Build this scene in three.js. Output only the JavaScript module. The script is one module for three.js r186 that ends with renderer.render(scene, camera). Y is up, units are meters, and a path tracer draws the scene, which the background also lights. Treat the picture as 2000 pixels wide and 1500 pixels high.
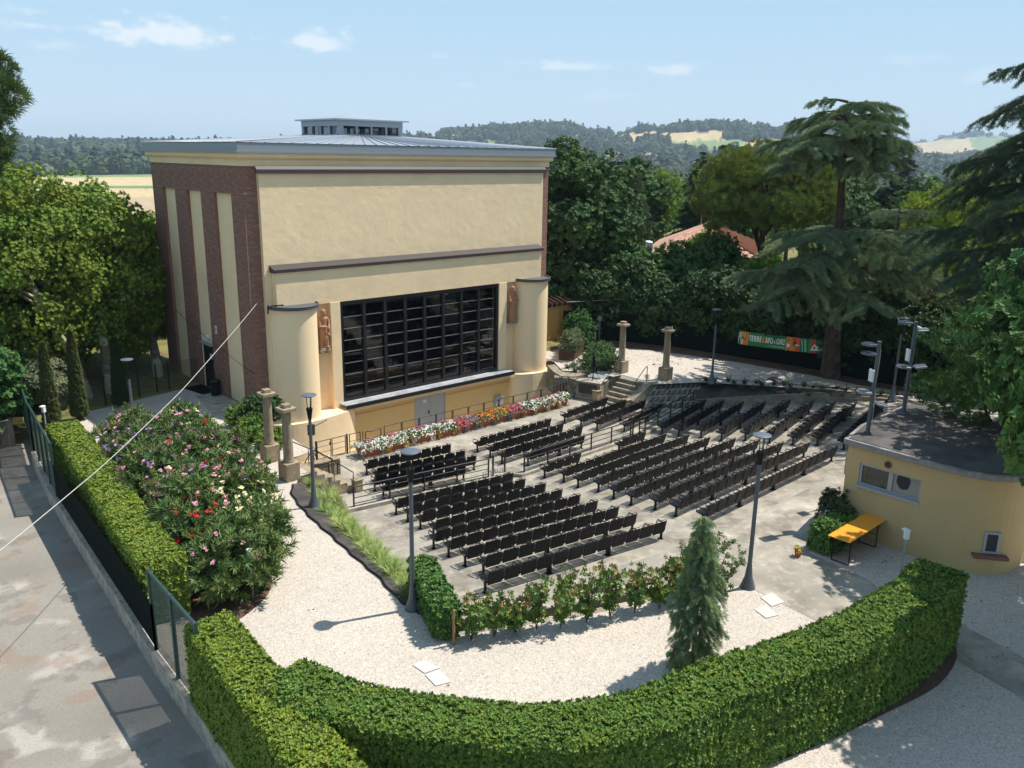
import * as THREE from 'three';
import { mergeGeometries } from 'three/addons/utils/BufferGeometryUtils.js';
import { RoundedBoxGeometry } from 'three/addons/geometries/RoundedBoxGeometry.js';
import { MarchingCubes } from 'three/addons/objects/MarchingCubes.js';

// ---------- camera, sky, sun, exposure ----------
const scene = new THREE.Scene();
const camera = new THREE.PerspectiveCamera(48.89, 4 / 3, 0.2, 20000);
camera.position.set(0, 10.5, 0);
camera.up.set(0.16457, 0.96517, -0.20336);
camera.lookAt(0.65062, 10.5 - 0.26118, -0.71308);
const renderer = new THREE.WebGLRenderer({ antialias: true });
renderer.toneMapping = THREE.LinearToneMapping;
renderer.toneMappingExposure = 1.36;
renderer.shadowMap.enabled = true;

const SUN = new THREE.Vector3(0.5, 1, 0.185).normalize();
const sun = new THREE.DirectionalLight(new THREE.Color(1, 0.955, 0.87), 5.0);
sun.position.copy(SUN).multiplyScalar(120).add(new THREE.Vector3(24, 0, -22));
sun.target.position.set(24, 0, -22); scene.add(sun.target);
sun.castShadow = true; sun.shadow.mapSize.set(4096, 4096); sun.shadow.radius = 1;
Object.assign(sun.shadow.camera, { left: -60, right: 60, top: 60, bottom: -60, near: 1, far: 300 });
scene.add(sun);

function rng(s) { return () => { s |= 0; s = s + 0x6D2B79F5 | 0; let t = Math.imul(s ^ s >>> 15, 1 | s); t = t + Math.imul(t ^ t >>> 7, 61 | t) ^ t; return ((t ^ t >>> 14) >>> 0) / 4294967296; }; }
const PI = Math.PI, lerp = (a, b, t) => a + (b - a) * t, clamp = (x, a = 0, b = 1) => Math.min(b, Math.max(a, x));
const sstep = (a, b, x) => { x = clamp((x - a) / (b - a)); return x * x * (3 - 2 * x); };
function hash(i, j) { let h = Math.imul(i, 374761393) + Math.imul(j, 668265263) | 0; h = Math.imul(h ^ h >>> 13, 1274126177); return ((h ^ h >>> 16) >>> 0) / 4294967296; }
function vnoise(x, y, p = 0) {
  const xi = Math.floor(x), yi = Math.floor(y), fx = x - xi, fy = y - yi, u = fx * fx * (3 - 2 * fx), v = fy * fy * (3 - 2 * fy); let x0 = xi, x1 = xi + 1, y0 = yi, y1 = yi + 1;
  if (p) { x0 = ((x0 % p) + p) % p; x1 = x0 + 1 === p ? 0 : x0 + 1; y0 = ((y0 % p) + p) % p; y1 = y0 + 1 === p ? 0 : y0 + 1; }
  const a = hash(x0, y0), b = hash(x1, y0), c = hash(x0, y1), d = hash(x1, y1), m = a + (b - a) * u; return m + (c + (d - c) * u - m) * v;
}
function fbm(x, y, p = 0, o = 4) { let s = 0, a = .5, n = 0; for (let i = 0; i < o; i++) { s += a * vnoise(x + i * 17 * (p ? p : 1), y + i * 29 * (p ? p : 1), p); n += a; a *= .5; x *= 2; y *= 2; p *= 2; } return s / n; }

// computed sky: air that pales towards the horizon, small fair-weather clouds low over the hills
{
  const W = 4096, H = 2048, data = new Float32Array(W * H * 4);
  const clouds = [[-68.7, 6.5, 5.2, 1.15, .9], [-60.1, 6.55, 2.7, .95, .8], [-44.4, 5.5, 3.9, .5, .62], [-37.6, 5.2, 2.1, .6, .62], [-52.5, 6.0, 1, .35, .28], [-50.9, 4.3, 1.2, .4, .26], [-78.5, 6.7, 3.4, .8, .62], [-74.7, 5.6, 1.9, .4, .35], [-42, 3.7, 2, .5, .16], [-24, 5.6, 2.4, .5, .2], [-19.5, 4.6, 2.6, .6, .25], [-55, 10.6, 4, .7, .3], [-30, 11.5, 5, .8, .3]];
  const r = rng(5); for (let i = 0; i < 46; i++) { const az = -100 - r() * 240; clouds.push([az < -180 ? az + 360 : az, 4 + r() * 14, 2 + r() * 5, .5 + r() * 1, .3 + r() * .5]); }
  const zen = [.25, .38, .56], mid = [.32, .52, .69], hor = [.60, .675, .72];
  for (let j = 0; j < H; j++) {
    const el = ((j + .5) / H - .5) * 180, e = Math.max(el, 0);
    const t1 = 1 - Math.exp(-e / 4.8), t2 = sstep(6, 62, e);
    const base = [0, 1, 2].map(k => lerp(lerp(hor[k], mid[k], t1), zen[k], t2));
    const near = el > -1 && el < 22 ? clouds.filter(c => Math.abs(el - c[1]) < c[3] * 2.6) : [];
    for (let i = 0; i < W; i++) {
      const az = ((i + .5) / W - .5) * 360, o = (j * W + i) * 4; let a = 0;
      for (const c of near) {
        let da = az - c[0]; if (da > 180) da -= 360; if (da < -180) da += 360;
        if (Math.abs(da) > c[2] * 1.4) continue;
        const n = fbm(az * 1.1 + 400, el * 2.6 + 70, 0, 5), dy = (el - c[1]) / c[3];
        const d = Math.hypot(da / c[2], dy < 0 ? dy * 1.5 : dy * .9) + (n - .5) * 1.5;
        a = Math.max(a, c[4] * sstep(1.0, .25, d));
      }
      const s = el < 0 ? .55 : 1;
      data[o] = lerp(base[0], .71, a * .85) * s; data[o + 1] = lerp(base[1], .755, a * .85) * s; data[o + 2] = lerp(base[2], .79, a * .85) * s; data[o + 3] = 1;
    }
  }
  const sky = new THREE.DataTexture(data, W, H, THREE.RGBAFormat, THREE.FloatType);
  sky.mapping = THREE.EquirectangularReflectionMapping; sky.magFilter = sky.minFilter = THREE.LinearFilter; sky.needsUpdate = true;
  scene.background = sky; scene.environment = sky;
}
scene.fog = new THREE.FogExp2(new THREE.Color(.60, .73, .87), 0.00015);

// ---------- textures (seamless, colour and grain only) ----------
function tex(n, fn, srgb = true) {
  const d = new Uint8Array(n * n * 4);
  for (let y = 0; y < n; y++) for (let x = 0; x < n; x++) { const c = fn(x / n, y / n, x, y), o = (y * n + x) * 4; for (let k = 0; k < 3; k++) d[o + k] = clamp(Array.isArray(c) ? c[k] : c, 0, 1) * 255; d[o + 3] = Array.isArray(c) && c.length > 3 ? c[3] * 255 : 255; }
  const t = new THREE.DataTexture(d, n, n); t.wrapS = t.wrapT = THREE.RepeatWrapping; t.magFilter = THREE.LinearFilter; t.minFilter = THREE.LinearMipmapLinearFilter; t.generateMipmaps = true;
  if (srgb) t.colorSpace = THREE.SRGBColorSpace; t.needsUpdate = true; return t;
}
const mixc = (a, b, t) => [0, 1, 2].map(k => lerp(a[k], b[k], t)), mul = (a, s) => a.map(v => v * s);
const fb = (u, v, f, o = 4) => fbm(u * f, v * f, f, o);
const rep = (t, s) => { const c = t.clone(); c.repeat.set(1 / s, 1 / s); c.needsUpdate = true; return c; };
const tGravel = tex(1024, (u, v, x, y) => {
  const big = fb(u, v, 5), mid = fb(u + .3, v + .1, 90, 2), h = hash((x + (hash(x, y) * 3 | 0)) >> 2, (y + (hash(y, x) * 3 | 0)) >> 2), h2 = hash(x + 999, y);
  let c = mixc([.825, .79, .745], [.865, .82, .76], big);
  c = mul(c, .91 + .14 * mid); if (h > .91) c = mul(c, .70 + .12 * h2); else if (h < .16) c = mul(c, 1.10); if (h > .992) c = mixc(c, [.42, .34, .26], .8);
  return mul(c, .96 + .08 * h2);
});
const tGravelB = tex(512, (u, v, x, y) => .35 * hash(x >> 1, y >> 1) + .4 * fb(u, v, 64, 2) + .25 * hash(x, y), false);
const tConc = tex(768, (u, v, x, y) => {
  const a = fb(u, v, 4, 5), b = fb(u + .5, v + .2, 9, 5), s = fb(u + .1, v + .7, 24, 3);
  let c = mixc([.47, .445, .41], [.60, .58, .54], a); c = mixc(c, [.64, .605, .55], sstep(.46, .72, b) * (.2 + .6 * s)); c = mixc(c, [.39, .36, .32], sstep(.52, .74, fb(u + .8, v + .4, 12, 5)) * .55); c = mixc(c, [.68, .65, .60], sstep(.58, .74, fb(u + .35, v + .6, 60, 3)) * .35);
  return mul(c, .84 + .22 * s + .08 * hash(x, y));
});
const tAsph = tex(768, (u, v, x, y) => {
  const a = fb(u, v, 4, 5), b = fb(u + .4, v + .9, 7, 5), s = hash(x, y);
  let c = mixc([.41, .395, .375], [.50, .48, .455], a); c = mixc(c, [.58, .565, .545], sstep(.60, .74, b) * .7); c = mixc(c, [.45, .385, .33], sstep(.6, .75, fb(u + .2, v + .15, 9, 4)) * .5); c = mixc(c, [.34, .325, .31], sstep(.58, .7, fb(u + .6, v + .35, 16, 4)) * .4);
  return mul(c, .86 + .2 * s);
});
const tPlaster = tex(512, (u, v, x, y) => { const a = fb(u, v, 3, 5), b = fb(u + .3, v + .6, 12, 3); return mul([1, 1, 1], .885 + .08 * a + .03 * b + .015 * hash(x, y)); });
const tPlasterB = tex(512, (u, v, x, y) => .7 * fb(u, v, 10, 4) + .3 * hash(x, y), false);
const tBrick = tex(512, (u, v) => {
  const row = Math.floor(v * 16), uu = u * 4 + (row % 2) * .5, col = Math.floor(uu) % 4, fx = uu - Math.floor(uu), fy = v * 16 - row;
  const m = Math.min(fx * 4, (1 - fx) * 4, fy, 1 - fy), h = hash(col + 7, row + 3), g = fb(u, v, 48, 2);
  return m < .13 ? mul([.52, .44, .39], .85 + .2 * g) : mul(mixc([.50, .34, .29], [.62, .44, .37], h), .84 + .3 * g);
});
const tBrickB = tex(256, (u, v) => { const row = Math.floor(v * 16), uu = u * 4 + (row % 2) * .5, fx = uu - Math.floor(uu), fy = v * 16 - row; return sstep(.05, .2, Math.min(fx * 4, (1 - fx) * 4, fy, 1 - fy)); }, false);
const tSoil = tex(512, (u, v, x, y) => { const a = fb(u, v, 8, 5), h = hash(x >> 1, y >> 1); return mul(mixc([.30, .215, .17], [.44, .33, .27], a), .75 + .5 * h); });
const tLawn = tex(512, (u, v, x, y) => { const a = fb(u, v, 4, 5), b = fb(u + .3, v, 14, 3); return mul(mixc(mixc([.34, .36, .17], [.54, .49, .29], a), [.42, .35, .26], sstep(.55, .7, b)), .8 + .4 * hash(x, y)); });
const tBark = tex(256, (u, v, x, y) => { const a = fbm(u * 16, v * 4, 4, 4); return mul([.36, .31, .26], .55 + .9 * vnoise(u * 24, v * 5, 0) * .6 + .5 * a * .6); });
const tPlaneBark = tex(256, (u, v) => { const a = fb(u, v, 5, 4); return a > .52 ? [.62, .60, .48] : a > .44 ? [.46, .43, .34] : [.36, .33, .27]; });
const tStain = tex(512, (u, v, x, y) => { const a = fb(u, v, 5, 5), s = fbm(u * 40, v * 3, 0, 3); return mul([1, 1, 1], .55 + .5 * a * (.6 + .6 * s) + .05 * hash(x, y)); });
const tStone = tex(512, (u, v, x, y) => { const a = fb(u, v, 6, 5); return mul(mixc([.42, .385, .33], [.66, .61, .53], a), .82 + .3 * fb(u, v, 40, 2)); });
const tTile = tex(256, (u, v) => { const a = fb(u, v, 20, 2), h = hash(Math.floor(u * 16), Math.floor(v * 16)); return mul(mixc([.60, .43, .36], [.75, .57, .49], h), .8 + .35 * a); });
const tNet = tex(128, (u, v) => { const s = (a) => { const f = (a * 8) % 1; return f < .56; }; return s(u) || s(v) ? 1 : 0; }, false);
const tWire = tex(128, (u, v) => { const s = (a, n, w) => ((a * n) % 1) < w; return s(u, 4, .1) || s(v, 2, .08) ? 1 : 0; }, false);

// ---------- materials ----------
const std = (color, roughness = .8, o = {}) => new THREE.MeshStandardMaterial({ color: Array.isArray(color) ? new THREE.Color().setRGB(...color) : color, roughness, ...o });
const tx = (map, s, roughness = .9, o = {}) => new THREE.MeshStandardMaterial({ map: rep(map, s), roughness, ...o });
const leafMat = (rough = .65, tr = .28) => new THREE.MeshPhysicalMaterial({ color: 0xffffff, roughness: rough, transmission: tr, thickness: 0, side: THREE.DoubleSide, specularIntensity: .28 });
const M = {
  gravel: tx(tGravel, 4, .95, { color: new THREE.Color().setRGB(.72, .702, .69), bumpMap: rep(tGravelB, 2), bumpScale: .012 }),
  conc: tx(tConc, 7, .9, { color: new THREE.Color(1.1, 1.075, 1.04) }), apron: tx(tConc, 9, .9, { color: new THREE.Color(1.16, 1.13, 1.09) }), pale: tx(tConc, 3, .9, { color: new THREE.Color(1.32, 1.29, 1.25) }),
  asph: tx(tAsph, 8, .95, { color: new THREE.Color(1.42, 1.38, 1.31) }), soil: tx(tSoil, 1.6, 1, { bumpMap: rep(tSoil, .8), bumpScale: .03 }), lawn: tx(tLawn, 6, 1),
  yellow: tx(tPlaster, 5, .9, { color: new THREE.Color().setRGB(.97, .74, .46), bumpMap: rep(tPlasterB, 3), bumpScale: .016 }),
  yellow2: tx(tPlaster, 4, .9, { color: new THREE.Color().setRGB(.78, .53, .22), bumpMap: rep(tPlasterB, 2), bumpScale: .008 }),
  booth: tx(tPlaster, 4, .92, { color: new THREE.Color().setRGB(.56, .40, .19), bumpMap: rep(tPlasterB, 1.2), bumpScale: .006 }),
  brick: tx(tBrick, 1.05, .9, { bumpMap: rep(tBrickB, 1.05), bumpScale: .008 }),
  ledge: std([.042, .03, .03], .6), roof: std([.42, .45, .49], .38, { metalness: .55 }), roofDark: std([.27, .30, .33], .5, { metalness: .3 }), cap: std([.075, .078, .085], .6),
  frame: std([.012, .012, .014], .35), transom: std([.30, .30, .31], .35, { metalness: .6 }), glass: new THREE.MeshPhysicalMaterial({ color: new THREE.Color(.62, .64, .66), transmission: 1, thickness: 0, roughness: .02, ior: 1.5 }),
  curtain: std([.012, .012, .013], .95), stagefloor: std([.05, .045, .04], .7), sill: tx(tStain, 2, .7, { color: new THREE.Color(.52, .53, .55) }),
  door: std([.36, .365, .36], .6), terra: std([.36, .175, .09], .75), terraPot: std([.38, .10, .055], .75), stone: tx(tStone, 1.2, .9), colstone: tx(tStone, 1.5, .85, { color: new THREE.Color(1.25, 1.15, 1.02) }),
  black: new THREE.MeshPhysicalMaterial({ color: new THREE.Color().setRGB(.0055, .0065, .009), roughness: .42, specularIntensity: .4 }), rail: std([.014, .016, .018], .45, { metalness: .2 }), lamp: std([.085, .10, .115], .45), white: std([.72, .73, .73], .5), greyMetal: std([.33, .36, .40], .4, { metalness: .4 }),
  lampTop: std([.085, .105, .14], .5), fenceG: std([.02, .055, .05], .5), bark: tx(tBark, 1, .95), planeBark: tx(tPlaneBark, 2.2, .9), cedarBark: tx(tBark, 1, .95, { color: new THREE.Color(.7, .6, .55) }), wood: std([.30, .16, .07], .8),
  orange: std([.78, .30, .025], .3), weed: tx(tStain, 1.5, .95, { color: new THREE.Color().setRGB(.10, .082, .074) }), slate: std([.022, .024, .03], .3), roofFelt: tx(tStain, 2.5, .95, { color: new THREE.Color(.13, .115, .105) }), parapet: tx(tStain, 1.2, .95, { color: new THREE.Color(.36, .33, .31) }),
  tile: tx(tTile, 2, .9), cotto: std([.19, .085, .06], .85), net: new THREE.MeshStandardMaterial({ color: new THREE.Color().setRGB(.008, .016, .014), roughness: .9, alphaMap: rep(tNet, .35), transparent: true, side: THREE.DoubleSide }), greenNet: new THREE.MeshStandardMaterial({ color: new THREE.Color().setRGB(.012, .05, .04), roughness: .7, alphaMap: rep(tNet, .22), transparent: true, side: THREE.DoubleSide }), wire: new THREE.MeshStandardMaterial({ color: new THREE.Color().setRGB(.02, .03, .025), roughness: .6, alphaMap: rep(tWire, .22), transparent: true, side: THREE.DoubleSide }),
  screen: new THREE.MeshPhysicalMaterial({ color: new THREE.Color().setRGB(.005, .009, .008), roughness: .95, specularIntensity: .15 }), cable: std([.50, .48, .44], .6), corten: std([.075, .03, .02], .85),
  leaf: leafMat(), gloss: leafMat(.42, .2), needle: leafMat(.75, .12), petal: leafMat(.8, .3),
};

// ---------- builders ----------
const taken = {}; function numbered(n) { const k = taken[n] = (taken[n] ?? -1) + 1; return k ? n + '_' + String(k).padStart(3, '0') : n; }
function uvm(g) {   // uv in metres from the dominant direction of each face
  if (g.index) g = g.toNonIndexed(); const p = g.attributes.position, uv = new Float32Array(p.count * 2), a = new THREE.Vector3(), b = new THREE.Vector3(), c = new THREE.Vector3(), n = new THREE.Vector3();
  for (let i = 0; i < p.count; i += 3) {
    a.fromBufferAttribute(p, i); b.fromBufferAttribute(p, i + 1); c.fromBufferAttribute(p, i + 2); n.crossVectors(b.clone().sub(a), c.clone().sub(a)); const x = Math.abs(n.x), y = Math.abs(n.y), z = Math.abs(n.z);
    [a, b, c].forEach((q, k) => { const o = (i + k) * 2; if (y >= x && y >= z) { uv[o] = q.x; uv[o + 1] = q.z; } else if (x > z) { uv[o] = q.z; uv[o + 1] = q.y; } else { uv[o] = q.x; uv[o + 1] = q.y; } });
  }
  g.setAttribute('uv', new THREE.BufferAttribute(uv, 2)); return g;
}
function clean(g) { if (g.index) g = g.toNonIndexed(); if (!g.attributes.uv) g.setAttribute('uv', new THREE.BufferAttribute(new Float32Array(g.attributes.position.count * 2), 2)); for (const k of Object.keys(g.attributes)) if (!['position', 'normal', 'uv'].includes(k)) g.deleteAttribute(k); if (!g.attributes.normal) g.computeVertexNormals(); return g; }
const merge = gs => Array.isArray(gs) ? (gs.length > 1 ? mergeGeometries(gs.map(clean)) : clean(gs[0])) : gs;
function mesh(name, gs, mat, parent) { const m = new THREE.Mesh(merge(gs), mat); m.name = parent ? name : numbered(name); m.castShadow = m.receiveShadow = true; (parent || scene).add(m); return m; }
const umesh = (name, gs, mat, parent) => mesh(name, (Array.isArray(gs) ? gs : [gs]).map(uvm), mat, parent);
function tag(o, label, category, group) { o.userData = { label, category }; if (group) o.userData.group = group; return o; }
function thing(name, label, category, p = [0, 0, 0], ry = 0, group) { const o = new THREE.Group(); o.name = numbered(name); scene.add(o); o.position.set(...p); o.rotation.y = ry; return tag(o, label, category, group); }
function part(name, parent) { const o = new THREE.Group(); o.name = name; parent.add(o); return o; }
function struct(name, gs, mat, parent) { const m = umesh(name, gs, mat, parent); if (!parent) m.userData.kind = 'structure'; return m; }
function dup(src, p, ry, label, s) { const c = src.clone(); c.name = numbered(src.name.replace(/_\d+$/, '')); c.userData = { ...src.userData }; scene.add(c); c.position.set(...p); c.rotation.y = ry; if (s) c.scale.setScalar(s); if (label) c.userData.label = label; return c; }
const bx = (x0, x1, y0, y1, z0, z1) => new THREE.BoxGeometry(Math.abs(x1 - x0), Math.abs(y1 - y0), Math.abs(z1 - z0)).translate((x0 + x1) / 2, (y0 + y1) / 2, (z0 + z1) / 2);
const rb = (w, h, d, x, y, z, r = .02) => new RoundedBoxGeometry(w, h, d, 1, r).translate(x, y, z);
const cyl = (r0, r1, h, x, y, z, n = 16) => new THREE.CylinderGeometry(r1, r0, h, n).translate(x, y + h / 2, z);
const V = (x, y, z) => new THREE.Vector3(x, y, z);
const tube = (pts, r, n = 8, seg) => new THREE.TubeGeometry(new THREE.CatmullRomCurve3(pts.map(p => V(...p)), false, 'catmullrom', .2), seg || Math.max(4, pts.length * 3), r, n);
function bar(a, b, r, n = 6, r2) { const A = V(...a), B = V(...b), d = B.clone().sub(A), g = new THREE.CylinderGeometry(r2 ?? r, r, d.length(), n); g.translate(0, d.length() / 2, 0); g.applyQuaternion(new THREE.Quaternion().setFromUnitVectors(V(0, 1, 0), d.normalize())); return g.translate(...a); }
function limb(pts, n = 8) {   // tapered bent tube, pts: [x,y,z,r]
  const c = new THREE.CatmullRomCurve3(pts.map(p => V(p[0], p[1], p[2]))), seg = (pts.length - 1) * 4, g = new THREE.TubeGeometry(c, seg, 1, n), pos = g.attributes.position, q = V(0, 0, 0);
  for (let i = 0; i <= seg; i++) { const t = i / seg, k = Math.min(pts.length - 2, Math.floor(t * (pts.length - 1))), r = lerp(pts[k][3], pts[k + 1][3], t * (pts.length - 1) - k); c.getPointAt(t, q); for (let j = 0; j <= n; j++) { const o = i * (n + 1) + j; pos.setXYZ(o, q.x + (pos.getX(o) - q.x) * r, q.y + (pos.getY(o) - q.y) * r, q.z + (pos.getZ(o) - q.z) * r); } }
  const uv = g.attributes.uv; for (let i = 0; i < uv.count; i++) uv.setXY(i, uv.getY(i) * 1.5, uv.getX(i) * c.getLength()); g.computeVertexNormals(); return g;
}
const shape = pts => { const s = new THREE.Shape(); pts.forEach(([x, z], i) => i ? s.lineTo(x, -z) : s.moveTo(x, -z)); return s; };
function sheet(pts, y, holes = []) { const s = shape(pts); holes.forEach(h => s.holes.push(shape(h))); return new THREE.ShapeGeometry(s).rotateX(-PI / 2).translate(0, y, 0); }
function slab(pts, y0, y1, bev = 0) { return new THREE.ExtrudeGeometry(shape(pts), { depth: y1 - y0 - 2 * bev, bevelEnabled: bev > 0, bevelSize: bev, bevelThickness: bev, bevelSegments: 1, bevelOffset: -bev }).rotateX(-PI / 2).translate(0, y0 + bev, 0); }
function arc(cx, cz, r, a0, a1, n) { return Array.from({ length: n + 1 }, (_, i) => { const a = lerp(a0, a1, i / n); return [cx + r * Math.cos(a), cz + r * Math.sin(a)]; }); }
function strip(A, B) { const p = [], n = A.length; for (let i = 0; i < n - 1; i++) { const [a, b, c, d] = [A[i], A[i + 1], B[i], B[i + 1]]; p.push(...a, ...c, ...b, ...b, ...c, ...d); } const g = new THREE.BufferGeometry(); g.setAttribute('position', new THREE.Float32BufferAttribute(p, 3)); g.computeVertexNormals(); return g; }
function smooth(pts, n) { return new THREE.CatmullRomCurve3(pts.map(p => V(p[0], p[2] ?? 0, p[1])), false, 'centripetal').getSpacedPoints(n).map(v => [v.x, v.z, v.y]); }

// foliage: many small leaf sprays set through a volume, each with its own tint
class Spray {
  constructor() { this.m = []; this.c = []; }
  add(x, y, z, dx, dy, dz, s, col, spin, s2) { this.m.push([x, y, z, dx, dy, dz, s, spin, s2 ?? s]); this.c.push(col); }
  build(name, geo, mat, parent) {
    const im = new THREE.InstancedMesh(geo, mat, this.m.length), q = new THREE.Quaternion(), q2 = new THREE.Quaternion(), Y = V(0, 1, 0), d = V(0, 0, 0), mt = new THREE.Matrix4(), c = new THREE.Color();
    this.m.forEach((a, i) => { d.set(a[3], a[4], a[5]).normalize(); q.setFromUnitVectors(Y, d); q2.setFromAxisAngle(Y, a[7]); q.multiply(q2); mt.compose(V(a[0], a[1], a[2]), q, V(a[6], a[8], a[6])); im.setMatrixAt(i, mt); c.setRGB(...this.c[i]); im.setColorAt(i, c); });
    im.name = parent ? name : numbered(name); if (parent) im.userData.kind = 'stuff'; im.castShadow = im.receiveShadow = true; (parent || scene).add(im); return im;
  }
}
function leafGeo(n, len, wid, spread, stem, seed, fold = .25) {   // n folded leaves round a short stem
  const r = rng(seed), p = [];
  for (let i = 0; i < n; i++) {
    const a = i * 2.4 + r() * .5, h = stem * (i + .3) / n, e = spread * (.6 + .6 * r()), L = len * (.75 + .5 * r()), w = wid * (.8 + .4 * r());
    const d = V(Math.cos(a) * Math.sin(e), Math.cos(e), Math.sin(a) * Math.sin(e)), sd = V(-Math.sin(a), 0, Math.cos(a)), up = V(0, 0, 0).crossVectors(sd, d), b = V(0, h, 0);
    const t = b.clone().addScaledVector(d, L).addScaledVector(up, -.12 * L), m = b.clone().addScaledVector(d, L * .5), l = m.clone().addScaledVector(sd, w).addScaledVector(up, fold * w), k = m.clone().addScaledVector(sd, -w).addScaledVector(up, fold * w);
    p.push(...b, ...t, ...l, ...b, ...k, ...t);
  }
  const g = new THREE.BufferGeometry(); g.setAttribute('position', new THREE.Float32BufferAttribute(p.flatMap(v => v.isVector3 ? [v.x, v.y, v.z] : [v]), 3)); g.computeVertexNormals(); return g;
}
const G = {
  broad: leafGeo(9, .55, .2, 1.15, .5, 11), hedge: leafGeo(7, .5, .2, 1.0, .45, 12), oleander: leafGeo(13, .8, .085, .8, .55, 13, .1), laurel: leafGeo(8, .6, .17, 1.05, .6, 14), fine: leafGeo(14, .42, .1, 1.2, .7, 15),
  needle: leafGeo(26, .75, .03, .95, .35, 16, 0), spray: leafGeo(30, .3, .035, 1.15, .95, 17, 0), petal: leafGeo(6, .5, .24, 1.15, .04, 18, .3), small: leafGeo(10, .34, .13, 1.1, .7, 19),
};
const tint = (r, c, v = .22, w = .12) => { const k = 1.18 + (r() - .5) * 2 * v, h = (r() - .5) * 2 * w; return [c[0] * k * (1 + h), c[1] * k, c[2] * k * (1 - h)]; };
function crown(sp, r, cx, cy, cz, rx, ry, n, per, size, col, o = {}) {   // uneven crown: n clumps near the outside of an ellipsoid, each holding sprays
  for (let i = 0; i < n; i++) {
    const u = r() * 2 - 1, a = r() * 6.283, k = Math.sqrt(1 - u * u), f = (o.inner ?? .55) + (1 - (o.inner ?? .55)) * Math.sqrt(r());
    const up = o.flat && u < 0 ? u * o.flat : u, X = cx + rx * f * k * Math.cos(a), Y = cy + ry * f * up, Z = cz + rx * f * k * Math.sin(a), cr = (o.clump ?? .3) * rx * (.65 + .7 * r()), cc = tint(r, col, .16, .12);
    for (let j = 0; j < per; j++) {
      const v = r() * 2 - 1, b = r() * 6.283, q = Math.sqrt(1 - v * v), g = .45 + .55 * Math.cbrt(r()), dx = q * Math.cos(b), dz = q * Math.sin(b);
      const nx = dx + .5 * k * Math.cos(a), ny = v + .35 + .3 * u + (o.droop ?? 0), nz = dz + .5 * k * Math.sin(a);
      sp.add(X + dx * g * cr, Y + v * g * cr * (o.squash ?? .75), Z + dz * g * cr, nx + (r() - .5), ny + (r() - .5) * .8, nz + (r() - .5), size * (.7 + .6 * r()), tint(r, cc, .14, .1), r() * 6.283);
    }
  }
}
// ---------- far land: valley, wooded hills and fields ----------
const AZ0 = -47.85, T = d => d * PI / 180, pxOf = az => 1000 + 1650 * Math.tan(T(az - AZ0)) * .965;   // a bearing scale for the ridge tables
const tab = (t, x) => { if (x <= t[0][0]) return t[0][1]; for (let i = 1; i < t.length; i++) if (x < t[i][0]) { const k = (x - t[i - 1][0]) / (t[i][0] - t[i - 1][0]); return lerp(t[i - 1][1], t[i][1], k * k * (3 - 2 * k)); } return t[t.length - 1][1]; };
const RIDGE = [[-600, 3], [0, 3], [300, 5], [640, 12], [790, 26], [900, 38], [1000, 43], [1080, 47], [1180, 40], [1260, 47], [1300, 55], [1400, 58], [1500, 52], [1570, 42], [1660, 20], [1760, 4], [1900, 2], [2300, 10]];
const RIDGE2 = [[1200, 0], [1550, 16], [1690, 24], [1750, 32], [1800, 41], [1880, 43], [1930, 33], [2010, 20], [2300, 14]];
function landY(az, r) {
  const p = pxOf(az), R1 = p < 500 ? 2100 : 2600, n = fbm(az * .45 + 90, Math.log(r) * 3.2, 0, 3) - .5, base = r < 110 ? -.12 : lerp(-.12, -15, sstep(110, 420, r));
  const h1 = (tab(RIDGE, p) / 1650 * R1 + 25) * sstep(p < 500 ? 1350 : 1250, R1, r) * (1 - .7 * sstep(R1, R1 + 1500, r)), h2 = (tab(RIDGE2, p) / 1650 * 5200 + 25) * sstep(3000, 5200, r) * (1 - sstep(5400, 8500, r));
  return base + Math.max(h1, h2) + n * sstep(500, 1600, r) * (p < 500 ? 7 : 30) * sstep(400, 900, r);
}
const xz = (az, r) => [r * Math.cos(T(az)), r * Math.sin(T(az))];
// fields on the slopes: [bearing from, to, rise from, to, colour], and on the left plain by distance
const TAN = [.46, .34, .18], GRN = [.16, .22, .075], OLV = [.22, .23, .09], BRN = [.36, .27, .17];
const FIELDS = [[1180, 1385, 30, 46, TAN], [1165, 1280, -10, 8, TAN], [1282, 1425, 14, 33, GRN], [815, 905, 24, 36, TAN], [905, 1000, 16, 26, GRN], [1060, 1150, 30, 41, TAN], [1440, 1500, 44, 52, OLV], [1000, 1090, -2, 8, OLV], [1395, 1440, 46, 54, TAN], [960, 1060, 36, 42, OLV], [1420, 1500, 20, 34, TAN], [1300, 1390, -4, 6, OLV], [840, 930, 4, 14, TAN], [1490, 1570, 30, 42, GRN]];
const FIELDS2 = [[1690, 1835, 8, 36, TAN], [1790, 1960, 14, 42, GRN], [1720, 1860, -8, 10, GRN], [1850, 1990, 0, 14, TAN], [1880, 2060, 20, 40, BRN], [1560, 1690, 2, 20, OLV], [1960, 2100, -8, 12, GRN]];
const PLAIN = [[-300, 330, 520, 640, TAN], [-300, 330, 640, 690, [.10, .19, .055]], [-300, 330, 690, 900, TAN], [-300, 420, 900, 985, GRN], [-300, 420, 105, 520, BRN], [-300, 420, 1130, 1250, OLV]];
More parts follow.
